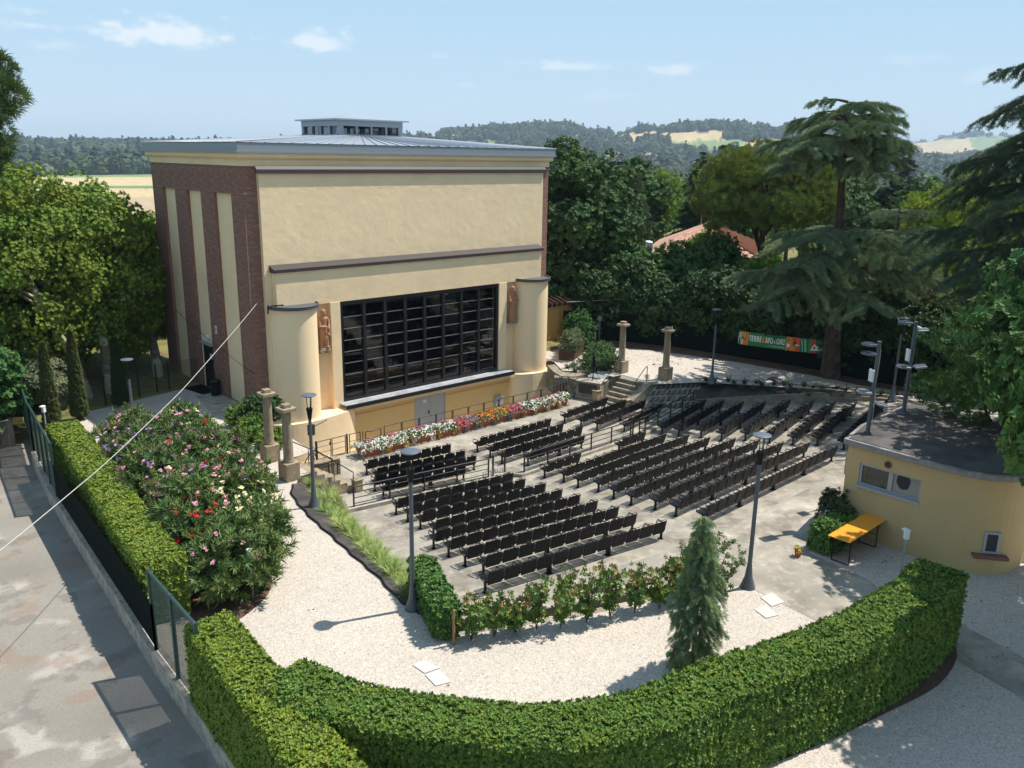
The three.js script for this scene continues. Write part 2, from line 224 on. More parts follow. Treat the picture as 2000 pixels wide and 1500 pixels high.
function field(az, r) {
  const p = pxOf(az), w = fbm(az * 2.2, r * .006, 0, 3) - .5;
  if (p < 430) { for (const f of PLAIN) if (r + w * 20 > f[2] && r + w * 20 < f[3]) return f[4]; return null; }
  if (r < 1350) return null; const el = (landY(az, r) - 10.5) / r * 1650;
  for (const f of r < 2650 ? FIELDS : r > 3100 && r < 5300 ? FIELDS2 : []) { const sl = (p - f[0]) / (f[1] - f[0]) * (f[3] - f[2]) * .25, e = el + w * 10 - sl + (f[3] - f[2]) * .12; if (p + w * 40 > f[0] && p + w * 40 < f[1] && e > f[2] && e < f[3]) return f[4]; } return null;
}
{
  const build = (name, a0, a1, na, r0, r1, nr, col) => {
    const p = [], c = [], ix = [];
    for (let j = 0; j <= nr; j++) for (let i = 0; i <= na; i++) {
      const az = lerp(a0, a1, i / na), r = r0 * Math.pow(r1 / r0, j / nr), [x, z] = xz(az, r), n = fbm(az * 3, Math.log(r) * 30, 0, 3); p.push(x, landY(az, r), z);
      const f = col ? field(az, r) : null, k = f ? f : [.055, .075, .03]; c.push(...k.map(v => v * (.85 + .3 * n)));
    }
    for (let j = 0; j < nr; j++) for (let i = 0; i < na; i++) { const a = j * (na + 1) + i, b = a + na + 1; ix.push(a, a + 1, b, a + 1, b + 1, b); }
    const g = new THREE.BufferGeometry(); g.setAttribute('position', new THREE.Float32BufferAttribute(p, 3)); g.setAttribute('color', new THREE.Float32BufferAttribute(c, 3)); g.setIndex(ix); g.computeVertexNormals();
    const m = new THREE.Mesh(g, new THREE.MeshStandardMaterial({ vertexColors: true, roughness: 1, side: THREE.DoubleSide })); m.name = name; m.userData.kind = 'structure'; m.receiveShadow = true; m.castShadow = true; scene.add(m);
  };
  build('hills', -92, -4, 620, 105, 9500, 190, true);
  build('terrain', -4, 268, 90, 105, 9500, 40, false);
}
// woods on the hills and in the valley: too many trees to count
function farTree(seed, conif) {
  const r = rng(seed), p = [];
  for (let i = 0; i < (conif ? 80 : 120); i++) {
    const u = r() * 2 - 1, a = r() * 6.283, k = Math.sqrt(1 - u * u), f = .7 + .35 * r(); let x = k * Math.cos(a) * f, y = u * f, z = k * Math.sin(a) * f;
    if (conif) { const t = Math.pow(r(), .8); y = -1 + 2.6 * t; const R = .75 * (1 - t) + .05; x = Math.cos(a) * R; z = Math.sin(a) * R; }
    const s = .2 + .16 * r(), d = V(x + r() - .5, y + .5, z + r() - .5).normalize(), t1 = V(r() - .5, r() - .5, r() - .5).cross(d).normalize(), t2 = d.clone().cross(t1), c = V(x, y, z), P = (q, w) => c.clone().addScaledVector(t1, q * s).addScaledVector(t2, w * s).toArray();
    p.push(...P(-1, -.6), ...P(1, -.5), ...P(.1, 1.1));  p.push(...P(-.9, .8), ...P(0, -1.1), ...P(1, .7));
  }
  const g = new THREE.BufferGeometry(); g.setAttribute('position', new THREE.Float32BufferAttribute(p, 3)); g.computeVertexNormals(); return g;
}
{
  const r = rng(77), kinds = [new Spray(), new Spray(), new Spray()];
  const put = (az, rad, s) => {
    const [x, z] = xz(az, rad), y = landY(az, rad), q = r(), k = q < .12 ? 2 : q < .55 ? 1 : 0, c = tint(r, k == 2 ? [.022, .042, .02] : q < .3 ? [.06, .10, .03] : q > .85 ? [.085, .105, .06] : [.036, .068, .022], .25, .15);
    kinds[k].add(x, y + s * .8, z, (r() - .5) * .1, 1, (r() - .5) * .1, s * (.8 + .4 * r()), c, r() * 6.283, s * (.85 + .5 * r()));
  };
  for (let i = 0; i < 26000; i++) { const az = -84 + 74 * r(), rad = 900 + 1850 * Math.pow(r(), .8); if (pxOf(az) < 450 && rad < 960) continue; if (field(az, rad)) continue; if (fbm(az * 1.4, rad * .004, 0, 3) < .36) continue; put(az, rad, 6 + 4 * r()); }
  for (let i = 0; i < 5200; i++) { const az = -84 + 74 * r(), rad = 165 + 740 * Math.pow(r(), .75), p = pxOf(az); if (p < 430) continue; put(az, rad, 3.6 + 2.2 * r()); }
  for (let i = 0; i < 5200; i++) { const az = -34 + 22 * r(), rad = 2900 + 2700 * r(); if (field(az, rad)) continue; if (fbm(az * 2, rad * .003, 0, 3) < .5) continue; put(az, rad, 8 + 5 * r()); }
  for (let i = 0; i < 1500; i++) { const az = -84 + 22 * r(), rad = r() < .5 ? 985 + 120 * r() : 1260 + 90 * r(); put(az, rad, 6 + 4 * r()); }
  ['far_wood', 'far_wood', 'far_wood'].forEach((n, i) => { const m = kinds[i].build(n, farTree(31 + i, i == 2), std(0xffffff, .9, { side: THREE.DoubleSide })); m.userData = { kind: 'stuff', label: ['light crowned wood covering the far hills and valley', 'dark crowned wood covering the far hills and valley', 'pointed conifers standing among the far wood'][i], category: 'wood' }; });
}

// ---------- the site ----------
const fx = x => x < 19.5 ? .156 * (x - 19.5) : x < 28 ? -.02 * (x - 19.5) : -.17 - .22 * (x - 28);   // bend of the seat rows
const KT = x => x < 20.2 ? -22.25 : -21.75;
const floorY = t => t < -21.9 ? -1.1 : Math.min(0, -1.25 + (t + 22.0) * .1345);
const XL = [[-28.1, 14.9], [-26, 14.9], [-24.2, 14.2], [-23.9, 13.9], [-21.2, 12.95], [-18.7, 12.2], [-16.7, 11.7], [-14.5, 11.0], [-13.0, 10.6]], XR = [[-28.1, 29.7], [-26.5, 30.2], [-25, 30.2], [-24.2, 30.7], [-23, 33.2], [-21, 34.8], [-18, 37.0], [-15, 38.6], [-13, 39]];
const lin = (t, x) => { if (x <= t[0][0]) return t[0][1]; for (let i = 1; i < t.length; i++) if (x < t[i][0]) return lerp(t[i - 1][1], t[i][1], (x - t[i - 1][0]) / (t[i][0] - t[i - 1][0])); return t[t.length - 1][1]; };
const backEdge = []; for (let x = 10.75; x < 38.6; x += 1) backEdge.push([x, fx(x) - 12.55]); backEdge.push([38.6, fx(38.6) - 12.55]);
const HOLE = [[13.05, -26.05], [14.2, -26.3], [14.35, -28.1], [14.6, -31.15], [15.2, -32.0], [31.0, -32.0], [30.9, -30.6], [29.9, -29.0], [30.75, -27.9], [31.0, -26.55], [31.62, -26.5], [31.62, -24.8], [31.3, -24.4], [33.6, -23.1], [35.2, -21.0], [37.4, -18], [38.9, -15.2], ...backEdge.slice().reverse(), [10.55, -14.4], [11.1, -16.7], [11.3, -18.7], [11.5, -21.2], [12.1, -23.6], [12.6, -24.35], [13.05, -24.4]];
const WALL = [[7.55, -38.6], [6.62, -32.6], [6.13, -28.57], [5.63, -21.94], [5.28, -17.12], [5.17, -14.4], [5.08, -12.76], [4.8, -5], [4.5, 12]];
struct('ground', sheet([...WALL.map(([x, z]) => [x + .05, z]), [4.5, 70], [110, 70], [110, -105], [-105, -105], [-105, -38.6], [7.5, -38.6]].reverse(), -.02, [HOLE]), M.lawn);
struct('gravel_yard', sheet([[6.7, -31.5], [7.4, -34.6], [8.2, -35.45], [9.5, -36.5], [10.7, -36.7], [12, -37.05], [14.86, -37.7], [14.86, -32.6], [33.2, -32.6], [34.2, -33.4], [36.7, -32.7], [38.57, -29.38], [39.26, -26.18], [39.57, -24.68], [40.06, -21.2], [40.1, -17.9], [40.7, -15.0], [44, -8], [44, 12], [4.6, 12], [4.9, -5], [5.2, -14.4], [5.7, -21.9], [6.2, -28.5]], 0, [HOLE]), M.gravel);
struct('parking_lot', sheet([...WALL.map(([x, z]) => [x + .1, z]), [4.5, 70], [-105, 70], [-105, -38.6]], -.5), M.asph);
struct('verge', sheet([[7.7, -38.7], [7.12, -35.4], [-60, -35.4], [-60, -38.7]], -.03), M.lawn);
// seating floor: raised platform before the railing, raked floor behind it
{
  const nU = 60, rowPts = (zf) => { const o = []; for (let i = 0; i <= nU; i++) { let x = 20, z = -20; for (let k = 0; k < 6; k++) { z = zf(x); x = lerp(lin(XL, z) - .25, lin(XR, z) + .25, i / nU); } o.push([x, z]); } return o; };
  const pl = []; for (let j = 0; j <= 6; j++) pl.push(rowPts(x => lerp(-28.0, KT(x) + fx(x), j / 6)).map(([x, z]) => [x, -1.1, z]));
  struct('seating_platform', mergeGeometries(pl.slice(1).map((b, j) => strip(pl[j], b))), M.apron);
  const fl = []; for (let j = 0; j <= 40; j++) { const t = lerp(-22.3, -12.4, j / 40); fl.push(rowPts(x => t + fx(x)).map(([x, z]) => [x, floorY(Math.max(t, -21.85)), z])); }
  struct('seating_floor', mergeGeometries(fl.slice(1).map((b, j) => strip(fl[j], b))), M.conc);
  const k = rowPts(x => KT(x) + fx(x)).filter((p, i, a) => !i || Math.abs(p[1] - a[i - 1][1]) < .4 || true), A = k.map(([x, z]) => [x, -1.096, z - .22]), B = k.map(([x, z]) => [x, -1.096, z + .03]), Cc = k.map(([x, z]) => [x, -1.35, z + .03]);
  struct('kerb', mergeGeometries([strip(A, B), strip(B, Cc)]), M.pale);
  struct('pit_floor', bx(14.2, 30.8, -2.5, -2.3, -32.0, -27.9), M.pale);
  struct('pit_wall', bx(14.3, 29.9, -2.4, -1.104, -28.2, -28.0), M.yellow2);
}
struct('concrete_apron', sheet([...backEdge, [40, -15.3], [40, -12], [30, -11.3], [22.6, -10.5], [20.55, -10.25], [20.3, -8.4], [19.0, -6.35], [17.3, -7.6], [17.6, -10.35], [16.3, -10.95], [13.3, -12.05], [10.45, -13.35]].reverse(), .006), M.apron);
struct('driveway', sheet([[18.4, -6.06], [17.84, -4.06], [16.9, 0], [16, 6], [18, 6], [18.6, 0], [19.45, -4.47], [20.0, -6.5]], .007), M.apron);
struct('hedge_bed', sheet(smooth([[6.5, -11.0], [7.6, -9.3], [9, -7.9], [10.5, -6.9], [12.6, -6.2], [15, -5.65], [17.3, -5.3], [18.9, -5.75], [19, -6.8], [17.6, -7], [14.9, -7.1], [12.6, -7.7], [10.4, -8.2], [9.2, -8.9], [7.9, -10.4]], 60).concat([]), .008), M.soil);
struct('flower_bed', sheet(smooth([[6.3, -17.4], [6.75, -17.05], [7.29, -17.18], [8.25, -17.8], [8.8, -18.75], [9.1, -19.63], [9.6, -21], [10.2, -23], [10.6, -25.5], [10.2, -27.9], [9, -28.9], [8, -28.2], [7.3, -25.5], [6.8, -22]], 60), .008), M.soil);
struct('litter_strip', sheet([[33.2, -31.2], [34.2, -33.3], [36.7, -32.6], [38.57, -29.3], [39.26, -26.1], [39.57, -24.6], [40.06, -21.2], [40.1, -17.9], [40.7, -15.2], [39.8, -15.2], [39.1, -18], [39.0, -21.2], [38.5, -24.4], [38.0, -26.3], [37.2, -29.2], [35.6, -31.6]], .009), M.soil);
struct('yard_paving', sheet([[13.2, -32.4], [14.86, -32.1], [14.86, -35.9], [13.9, -36.1]], .006), M.pale);
// planted bank between the white path and the seating floor
const bankTop = smooth([[12.1, -23.8], [11.71, -23.14], [11.30, -21.41], [11.06, -19.54], [10.85, -17.87], [10.72, -16.68], [10.5, -15.6], [10.45, -14.6]], 28), bankBot = smooth([[14.0, -24.0], [13.5, -22.9], [12.95, -21.2], [12.5, -19.7], [12.2, -18.7], [11.95, -17.7], [11.7, -16.7], [11.15, -14.9]], 28).map(([x, z]) => [x, z, floorY(z - fx(x)) + .12]);
{ const A = bankTop.map(([x, z]) => [x, .03, z]), A2 = bankTop.map(([x, z], i) => [lerp(x, bankBot[i][0], .25), .02, lerp(z, bankBot[i][1], .25)]), B = bankBot.map(([x, z, y]) => [x, y, z]), B2 = bankBot.map(([x, z, y]) => [x + .1, y, z]), D = bankBot.map(([x, z, y]) => [x + .1, y - .5, z]); struct('planted_bank', mergeGeometries([strip(A, A2), strip(A2, B)]), M.weed); struct('bank_kerb', mergeGeometries([strip(B, B2), strip(B2, D)]), M.stone);
  const e = tag(mesh('edging_strip', tube(bankTop.map(([x, z], i) => [x + .03 * Math.sin(i * 2.1), .03, z]), .03, 6, 120), M.black), 'dark wavy edging strip along the white path beside the grass bank', 'edging'); }
// right-hand bank above the seating floor
{ const T0 = [[33.5, -23.7], [34.2, -23.2], [35.6, -21.2], [37.6, -18.3], [39.0, -15.4]], B0 = [[33.0, -22.95], [33.4, -22.6], [34.8, -20.9], [37.0, -17.9], [38.6, -15.0]];
  const A = smooth(T0, 24), B = smooth(B0, 24).map(([x, z]) => [x, z, Math.min(-.06, floorY(z - fx(x)) + .45)]); struct('planted_bank', strip(A.map(([x, z]) => [x + .25, .02, z - .05]), B.map(([x, z, y]) => [x, y, z])), M.weed);
  struct('bank_kerb', mergeGeometries([strip(B.map(([x, z, y]) => [x, y + .02, z]), B.map(([x, z, y]) => [x - .14, y + .02, z + .05])), strip(B.map(([x, z, y]) => [x - .14, y + .02, z + .05]), B.map(([x, z, y]) => [x - .14, y - .9, z + .05]))]), M.stone); }
// ---------- theatre building ----------
{
  const B = thing('theatre_building', 'tall yellow and red brick open-air theatre with a wide dark glazed stage front', 'building');
  const X0 = 14.87, X1 = 31.51, ZF = -32.0, ZB = -41.6;
  // side wall: brick piers standing proud of three tall plaster panels
  for (const [a, b] of [[ZF, -33.12], [-34.78, -36.12], [-37.6, -38.94], [-40.37, ZB]]) umesh('brick_pier', bx(X0, X0 + .2, -.02, 8.85, a, b), M.brick, B);
  umesh('brick_band', bx(X0, X0 + .2, 8.85, 9.95, ZF, ZB), M.brick, B);
  for (const [a, b] of [[-33.12, -34.78], [-36.12, -37.6], [-38.94, -40.37]]) umesh('plaster_panel', bx(X0 + .13, X0 + .3, -.02, 8.85, a, b), M.yellow, B);
  umesh('brick_wall', [bx(X0 + .2, 15.5, -.02, 9.95, ZF, ZF - .3), bx(30.9, X1, -2.4, 9.95, ZF, ZF - .3), bx(15.5, 30.9, 9.7, 9.95, ZF, ZF - .3), bx(X1 - .3, X1, -.02, 9.95, ZF - .3, ZB), bx(X0 + .2, X1 - .3, -.02, 9.95, ZB + .3, ZB), bx(X0 + .3, X0 + .34, -.02, 9.95, ZF - .3, ZB + .3)], M.brick, B);
  // cornice and metal roof with lantern
  const ring = (o, y0, y1) => [bx(X0 - o, X1 + o, y0, y1, ZF + o, ZF - .2), bx(X0 - o, X1 + o, y0, y1, ZB - o, ZB + .3), bx(X0 - o, X0 + .35, y0, y1, ZF - .2, ZB + .3), bx(X1 - .35, X1 + o, y0, y1, ZF - .2, ZB + .3)];
  umesh('cornice', [...ring(.03, 9.95, 10.22), ...ring(.1, 10.222, 10.27), ...ring(.17, 10.272, 10.45)], M.yellow, B);
  const ro = part('roof', B);
  umesh('gutter', [...ring(.28, 10.45, 10.53), ...ring(.24, 10.53, 10.82)], M.roofDark, ro);
  const ex0 = X0 - .26, ex1 = X1 + .26, ez0 = ZF + .26, ez1 = ZB - .26, lx0 = 21.4, lx1 = 24.95, lz0 = -35.55, lz1 = -39.1, ey = 10.84, ly = 11.27;
  const quad = (a, b, c, d) => strip([a, b], [d, c]);
  const slopes = [[[ex0, ey, ez0], [ex1, ey, ez0], [lx1, ly, lz0], [lx0, ly, lz0]], [[ex1, ey, ez0], [ex1, ey, ez1], [lx1, ly, lz1], [lx1, ly, lz0]], [[ex1, ey, ez1], [ex0, ey, ez1], [lx0, ly, lz1], [lx1, ly, lz1]], [[ex0, ey, ez1], [ex0, ey, ez0], [lx0, ly, lz0], [lx0, ly, lz1]]];
  for (const s of slopes) { umesh('roof_slope', quad(...s), M.roof, ro); }
  for (let i = 0; i <= 30; i++) { const t = i / 30; umesh('standing_seam', bar([lerp(ex0, ex1, t), ey + .02, ez0], [lerp(lx0, lx1, t), ly + .02, lz0], .022, 4), M.roof, ro); if (i < 18) umesh('standing_seam', bar([ex0, ey + .02, lerp(ez0, ez1, i / 17)], [lx0, ly + .02, lerp(lz0, lz1, i / 17)], .022, 4), M.roof, ro); }
  const la = part('roof_lantern', B), gl = 11.27;
  for (let i = 0; i < 5; i++) { const x = lerp(lx0 + .12, lx1 - .12, i / 4), z = lerp(lz0 - .12, lz1 + .12, i / 4), w = i % 4 ? .045 : .12; for (const q of [bx(x - w, x + w, gl - .05, gl + .46, lz0 - .2, lz0 - .02), bx(x - w, x + w, gl - .05, gl + .46, lz1 + .2, lz1 + .02), ...(i % 4 ? [bx(lx0 + .02, lx0 + .2, gl - .05, gl + .46, z - w, z + w), bx(lx1 - .2, lx1 - .02, gl - .05, gl + .46, z - w, z + w)] : [])]) umesh('lantern_post', q, M.greyMetal, la); }
  umesh('lantern_band', [bx(lx0, lx1, gl + .44, gl + .74, lz0, lz0 - .1), bx(lx0, lx1, gl + .44, gl + .74, lz1, lz1 + .1), bx(lx0, lx0 + .1, gl + .44, gl + .74, lz0 - .1, lz1 + .1), bx(lx1 - .1, lx1, gl + .44, gl + .74, lz0 - .1, lz1 + .1), bx(lx0, lx1, gl - .05, gl + .07, lz0 + .01, lz0 - .14), bx(lx0, lx1, gl - .05, gl + .07, lz1, lz1 + .14), bx(lx0, lx0 + .14, gl - .05, gl + .07, lz0 - .14, lz1 + .14), bx(lx1 - .14, lx1, gl - .05, gl + .07, lz0 - .14, lz1 + .14)], M.greyMetal, la);
  for (let i = 0; i < 4; i++) { const x = lerp(lx0 + .12, lx1 - .12, i / 4), x2 = lerp(lx0 + .12, lx1 - .12, (i + 1) / 4), z = lerp(lz0 - .12, lz1 + .12, i / 4), z2 = lerp(lz0 - .12, lz1 + .12, (i + 1) / 4); for (const q of [lz0 - .1, lz1 + .1]) umesh('lantern_pane', bx(x, x2, gl + .07, gl + .44, q - .004, q + .004), M.glass, la); for (const q of [lx0 + .1, lx1 - .1]) umesh('lantern_pane', bx(q - .004, q + .004, gl + .07, gl + .44, z, z2), M.glass, la); }
  const e = .22, cx = (lx0 + lx1) / 2, cz = (lz0 + lz1) / 2, ly2 = gl + .76, c4 = [[lx0 - e, ly2, lz0 + e], [lx1 + e, ly2, lz0 + e], [lx1 + e, ly2, lz1 - e], [lx0 - e, ly2, lz1 - e]];
  umesh('lantern_roof', [...c4.map((a, i) => { const b = c4[(i + 1) % 4]; return strip([a, a], [b, [cx, ly2 + .3, cz]]); }), bx(lx0 - e, lx1 + e, ly2 - .06, ly2 - .004, lz0 + e, lz1 - e)], M.roof, la);
  // facade: upper wall, projecting lower block, ledges
  umesh('upper_facade', bx(15.45, 30.95, 4.34, 9.72, -31.8, -32.05), M.yellow, B);
  const prof = (pts, x0, x1) => new THREE.ExtrudeGeometry(new THREE.Shape(pts.map(p => new THREE.Vector2(...p))), { depth: x1 - x0, bevelEnabled: false }).rotateY(PI / 2).translate(x0, 0, 0);
  umesh('upper_ledge', prof([[31.8, 9.95], [31.705, 9.83], [31.70, 9.67], [31.8, 9.67]], 15.33, 31.05), M.ledge, B);
  umesh('lower_block', [bx(15.75, 30.62, 4.34, 5.8, -31.46, -31.79), bx(15.45, 17.45, -2.4, 4.34, -31.55, -31.99), bx(17.45, 18.17, -2.4, 4.34, -31.72, -31.99), bx(28.23, 28.95, -2.4, 4.34, -31.72, -31.99), bx(28.95, 30.95, -2.4, 4.34, -31.55, -31.99)], M.yellow, B);
  umesh('facade_pier', bx(18.17, 18.64, -.4, 4.338, -31.43, -31.98), M.yellow, B); umesh('facade_pier', bx(27.73, 28.23, -.4, 4.338, -31.43, -31.98), M.yellow, B);
  umesh('lower_ledge', prof([[31.8, 6.08], [31.375, 5.92], [31.375, 5.79], [31.8, 5.79]], 15.66, 30.7), M.ledge, B);
  for (const s of [16.48, 29.92]) {
    const t = part('round_tower', B); mesh('shaft', new THREE.CylinderGeometry(.98, .98, 4.74, 40, 1, true, -PI / 2 - .05, PI + .1).translate(s, 1.97, -31.6), M.yellow, t);
    umesh('cap', slab(arc(s, -31.55, 1.06, PI, 0, 28), 4.34, 4.43), M.cap, t);
    mesh('cap_rim', tube(arc(s, -31.55, 1.04, 0, PI, 28).map(([x, z]) => [x, 4.46, z]), .035, 6, 40), M.cap, t);
  }
  // stage window: eight by eight panes in a dark frame
  const wx0 = 18.64, wx1 = 27.73, wy0 = -.12, wy1 = 4.35, zf = -31.58, win = part('stage_window', B), cw = (wx1 - wx0 - .3) / 8, rh = (wy1 - wy0 - .36) / 8;
  umesh('frame', [bx(wx0, wx1, wy1 - .2, wy1, zf + .08, zf - .1), bx(wx0, wx1, wy0, wy0 + .12, zf + .08, zf - .1), bx(wx0, wx0 + .14, wy0 + .12, wy1 - .2, zf + .08, zf - .1), bx(wx1 - .14, wx1, wy0 + .12, wy1 - .2, zf + .08, zf - .1)], M.frame, win);
  for (let i = 1; i < 8; i++) umesh('mullion', bx(wx0 + .15 + cw * i - .075, wx0 + .15 + cw * i + .075, wy0 + .12, wy1 - .2, zf + .07, zf - .09), M.frame, win);
  const pg = new THREE.BoxGeometry(cw - .16, rh - .024, .012), tg = new THREE.BoxGeometry(cw - .15, .024, .06);
  for (let i = 0; i < 8; i++) for (let j = 0; j < 8; j++) { const x = wx0 + .15 + cw * (i + .5), y = wy0 + .14 + rh * (j + .5); const p = mesh('pane', pg, M.glass, win); p.position.set(x, y, zf - .02); if (j) { const t = mesh('transom', tg, M.transom, win); t.position.set(x, y - rh / 2, zf - .01); } }
  // dark stage behind the glass
  umesh('stage_floor', bx(18.18, 28.2, -.32, -.14, -31.6, -35.0), M.stagefloor, B); umesh('stage_curtain', [bx(15.4, 31.1, -.14, 9.6, -35.0, -35.06), bx(18.1, 18.16, -.14, 9.6, -31.99, -35), bx(28.2, 28.26, -.14, 9.6, -31.99, -35), bx(18.16, 28.2, 5.4, 5.46, -31.99, -35)], M.curtain, B);
  // sill, plinths and the wall under the stage
  for (let i = 0; i < 3; i++) umesh('sill_board', bx(18.45, 28.3, -.2, -.145, -31.5 + .2 * i, -31.31 + .2 * i), M.sill, B);
  umesh('sill_edge', bx(18.42, 28.33, -.32, -.16, -30.86, -30.9), M.frame, B); umesh('sill_moulding', bx(18.95, 28.4, -.5, -.322, -31.0, -31.31), M.yellow, B);
  umesh('stage_wall', [bx(18.9, 22.36, -2.4, -.21, -31.3, -31.5), bx(24.2, 28.5, -2.4, -.21, -31.3, -31.5), bx(22.36, 24.2, -.52, -.21, -31.3, -31.5)], M.yellow2, B);
  umesh('moulding_line', [bx(18.98, 22.36, -.80, -.775, -31.26, -31.3), bx(24.2, 28.4, -.80, -.775, -31.26, -31.3)], M.yellow2, B);
  const dr = part('stage_door', B); umesh('door_frame', [bx(22.36, 22.42, -2.3, -.52, -31.28, -31.4), bx(24.14, 24.2, -2.3, -.52, -31.28, -31.4), bx(22.42, 24.14, -.58, -.52, -31.28, -31.4)], M.door, dr); umesh('door_leaf', bx(22.42, 23.28, -2.3, -.58, -31.32, -31.38), M.door, dr); umesh('door_leaf', bx(23.29, 24.14, -2.3, -.58, -31.32, -31.38), M.door, dr); mesh('door_handle', [rb(.05, .16, .03, 23.2, -1.45, -31.3, .01), bar([23.2, -1.43, -31.29], [23.1, -1.43, -31.29], .012)], M.black, dr); mesh('door_notice', [bx(22.85, 23.06, -.95, -.8, -31.312, -31.318)], M.white, dr); mesh('notice_mark', [bx(22.87, 22.9, -.86, -.83, -31.309, -31.311), bx(22.87, 22.9, -.93, -.9, -31.309, -31.311), bx(22.93, 23.03, -.85, -.84, -31.309, -31.311), bx(22.93, 23.03, -.92, -.91, -31.309, -31.311)], M.black, dr);
  const pl = (pts, n) => umesh('plinth', slab(pts, -2.45, -.36, .02), M.yellow, B);
  pl([[14.95, -31.97], [14.95, -31.2], ...smooth([[15.2, -30.86], [15.66, -30.62], [16.43, -30.5], [17.43, -30.58], [18.6, -30.9], [18.98, -31.1]], 20).map(p => [p[0], p[1]]), [18.98, -31.42], [18.6, -31.98]]);
  pl([[28.36, -31.98], [28.36, -31.4], ...smooth([[28.4, -31.15], [28.6, -30.88], [29.3, -30.52], [30.0, -30.44], [30.7, -30.5], [31.6, -30.7], [32.6, -31.0]], 20).map(p => [p[0], p[1]]), [32.7, -31.98]]);
  // side entrance, wall lamp and notice
  const sd = part('side_door', B); umesh('door_frame', [bx(X0 + .06, X0 + .16, 0, 2.06, -36.14, -36.2), bx(X0 + .06, X0 + .16, 0, 2.06, -37.24, -37.3), bx(X0 + .06, X0 + .16, 2.0, 2.06, -36.2, -37.24)], M.frame, sd); umesh('door_leaf', bx(X0 + .1, X0 + .125, 0, 2.0, -36.2, -37.24), M.frame, sd); umesh('door_canopy', bx(X0 - .12, X0 + .13, 2.08, 2.13, -36.05, -37.4), M.roofDark, sd); mesh('door_notice', bx(X0 + .094, X0 + .098, 1.4, 1.65, -36.5, -36.72), M.white, sd); mesh('door_handle', bar([X0 + .07, 1.0, -36.3], [X0 + .07, 1.15, -36.3], .015), M.greyMetal, sd);
  mesh('wall_notice', bx(X0 - .012, X0 - .002, 2.75, 3.1, -35.5, -35.7), M.white, B); mesh('notice_print', bx(X0 - .016, X0 - .0125, 2.84, 3.02, -35.54, -35.66), M.greyMetal, B);
  mesh('wall_lamp', [new THREE.SphereGeometry(.1, 12, 8).translate(X0 + .1, 2.38, -36.85), bar([X0 + .13, 2.38, -36.85], [X0 + .05, 2.38, -36.85], .05)], M.white, B);
  mesh('wall_cable', tube([[X0 - .012, 3.2, -40.2], [X0 - .012, 2.75, -38.4], [X0 - .012, 2.1, -35.0], [X0 - .012, 1.75, -33.0], [X0 - .012, 1.65, -32.0]], .012, 4, 24), M.black, B);
  mesh('downpipe', [bar([15.3, 4.2, -31.4], [15.3, 4.55, -31.35], .03), bar([15.42, 4.5, -31.35], [15.9, 4.52, -31.2], .03)], M.black, B);
}
tag(umesh('meter_cabinet', [rb(.5, .5, .16, 27.55, -1.68, -31.2), bx(27.36, 27.74, -1.55, -1.5, -31.115, -31.11), bx(27.4, 27.7, -1.85, -1.62, -31.115, -31.11)], M.door), 'small grey meter cabinet on the yellow wall under the stage', 'cabinet');
const mat_ = thing('door_mat', 'dark mat lying on the gravel before the side door', 'mat'); umesh('mat', slab([[13.95, -37.6], [14.86, -37.7], [14.86, -36.1], [14.2, -36.0]], .004, .02), M.screen, mat_);
{ const b = thing('waste_bin', 'black waste bin against the brick wall beside the side door', 'bin', [14.6, 0, -35.55]); mesh('body', new THREE.LatheGeometry([[.17, 0], [.19, .05], [.2, .65], [.22, .66]].map(p => new THREE.Vector2(...p)), 16), M.black, b); mesh('lid', cyl(.225, .2, .06, 0, .66, 0), M.frame, b); }

// terracotta statues on brackets
function figure(cap, res, box) {   // cap: [ax,ay,az,ra,bx,by,bz,rb]
  const mc = new MarchingCubes(res, M.terra, false, false, 90000); mc.isolation = 0; const [cx, cy, cz, S] = box;
  for (let k = 0; k < res; k++) for (let j = 0; j < res; j++) for (let i = 0; i < res; i++) {
    const x = cx + ((i - res / 2) / (res / 2)) * S, y = cy + ((j - res / 2) / (res / 2)) * S, z = cz + ((k - res / 2) / (res / 2)) * S; let d = 1e9;
    for (const c of cap) { const ux = c[4] - c[0], uy = c[5] - c[1], uz = c[6] - c[2], t = clamp(((x - c[0]) * ux + (y - c[1]) * uy + (z - c[2]) * uz) / (ux * ux + uy * uy + uz * uz)), q = Math.hypot(x - c[0] - ux * t, y - c[1] - uy * t, z - c[2] - uz * t) - lerp(c[3], c[7], t), h = clamp(.5 + .5 * (q - d) / .05); d = d > 1e8 ? q : lerp(q, d, h) - .05 * h * (1 - h) * .9; }
    mc.field[i + j * res + k * res * res] = -d;
  }
  mc.update(); const g = new THREE.BufferGeometry(), n = mc.count; g.setAttribute('position', new THREE.BufferAttribute(mc.positionArray.slice(0, n * 3), 3)); g.setAttribute('normal', new THREE.BufferAttribute(mc.normalArray.slice(0, n * 3), 3));
  g.scale(S, S, S).translate(cx, cy, cz); g.computeVertexNormals(); return g;
}
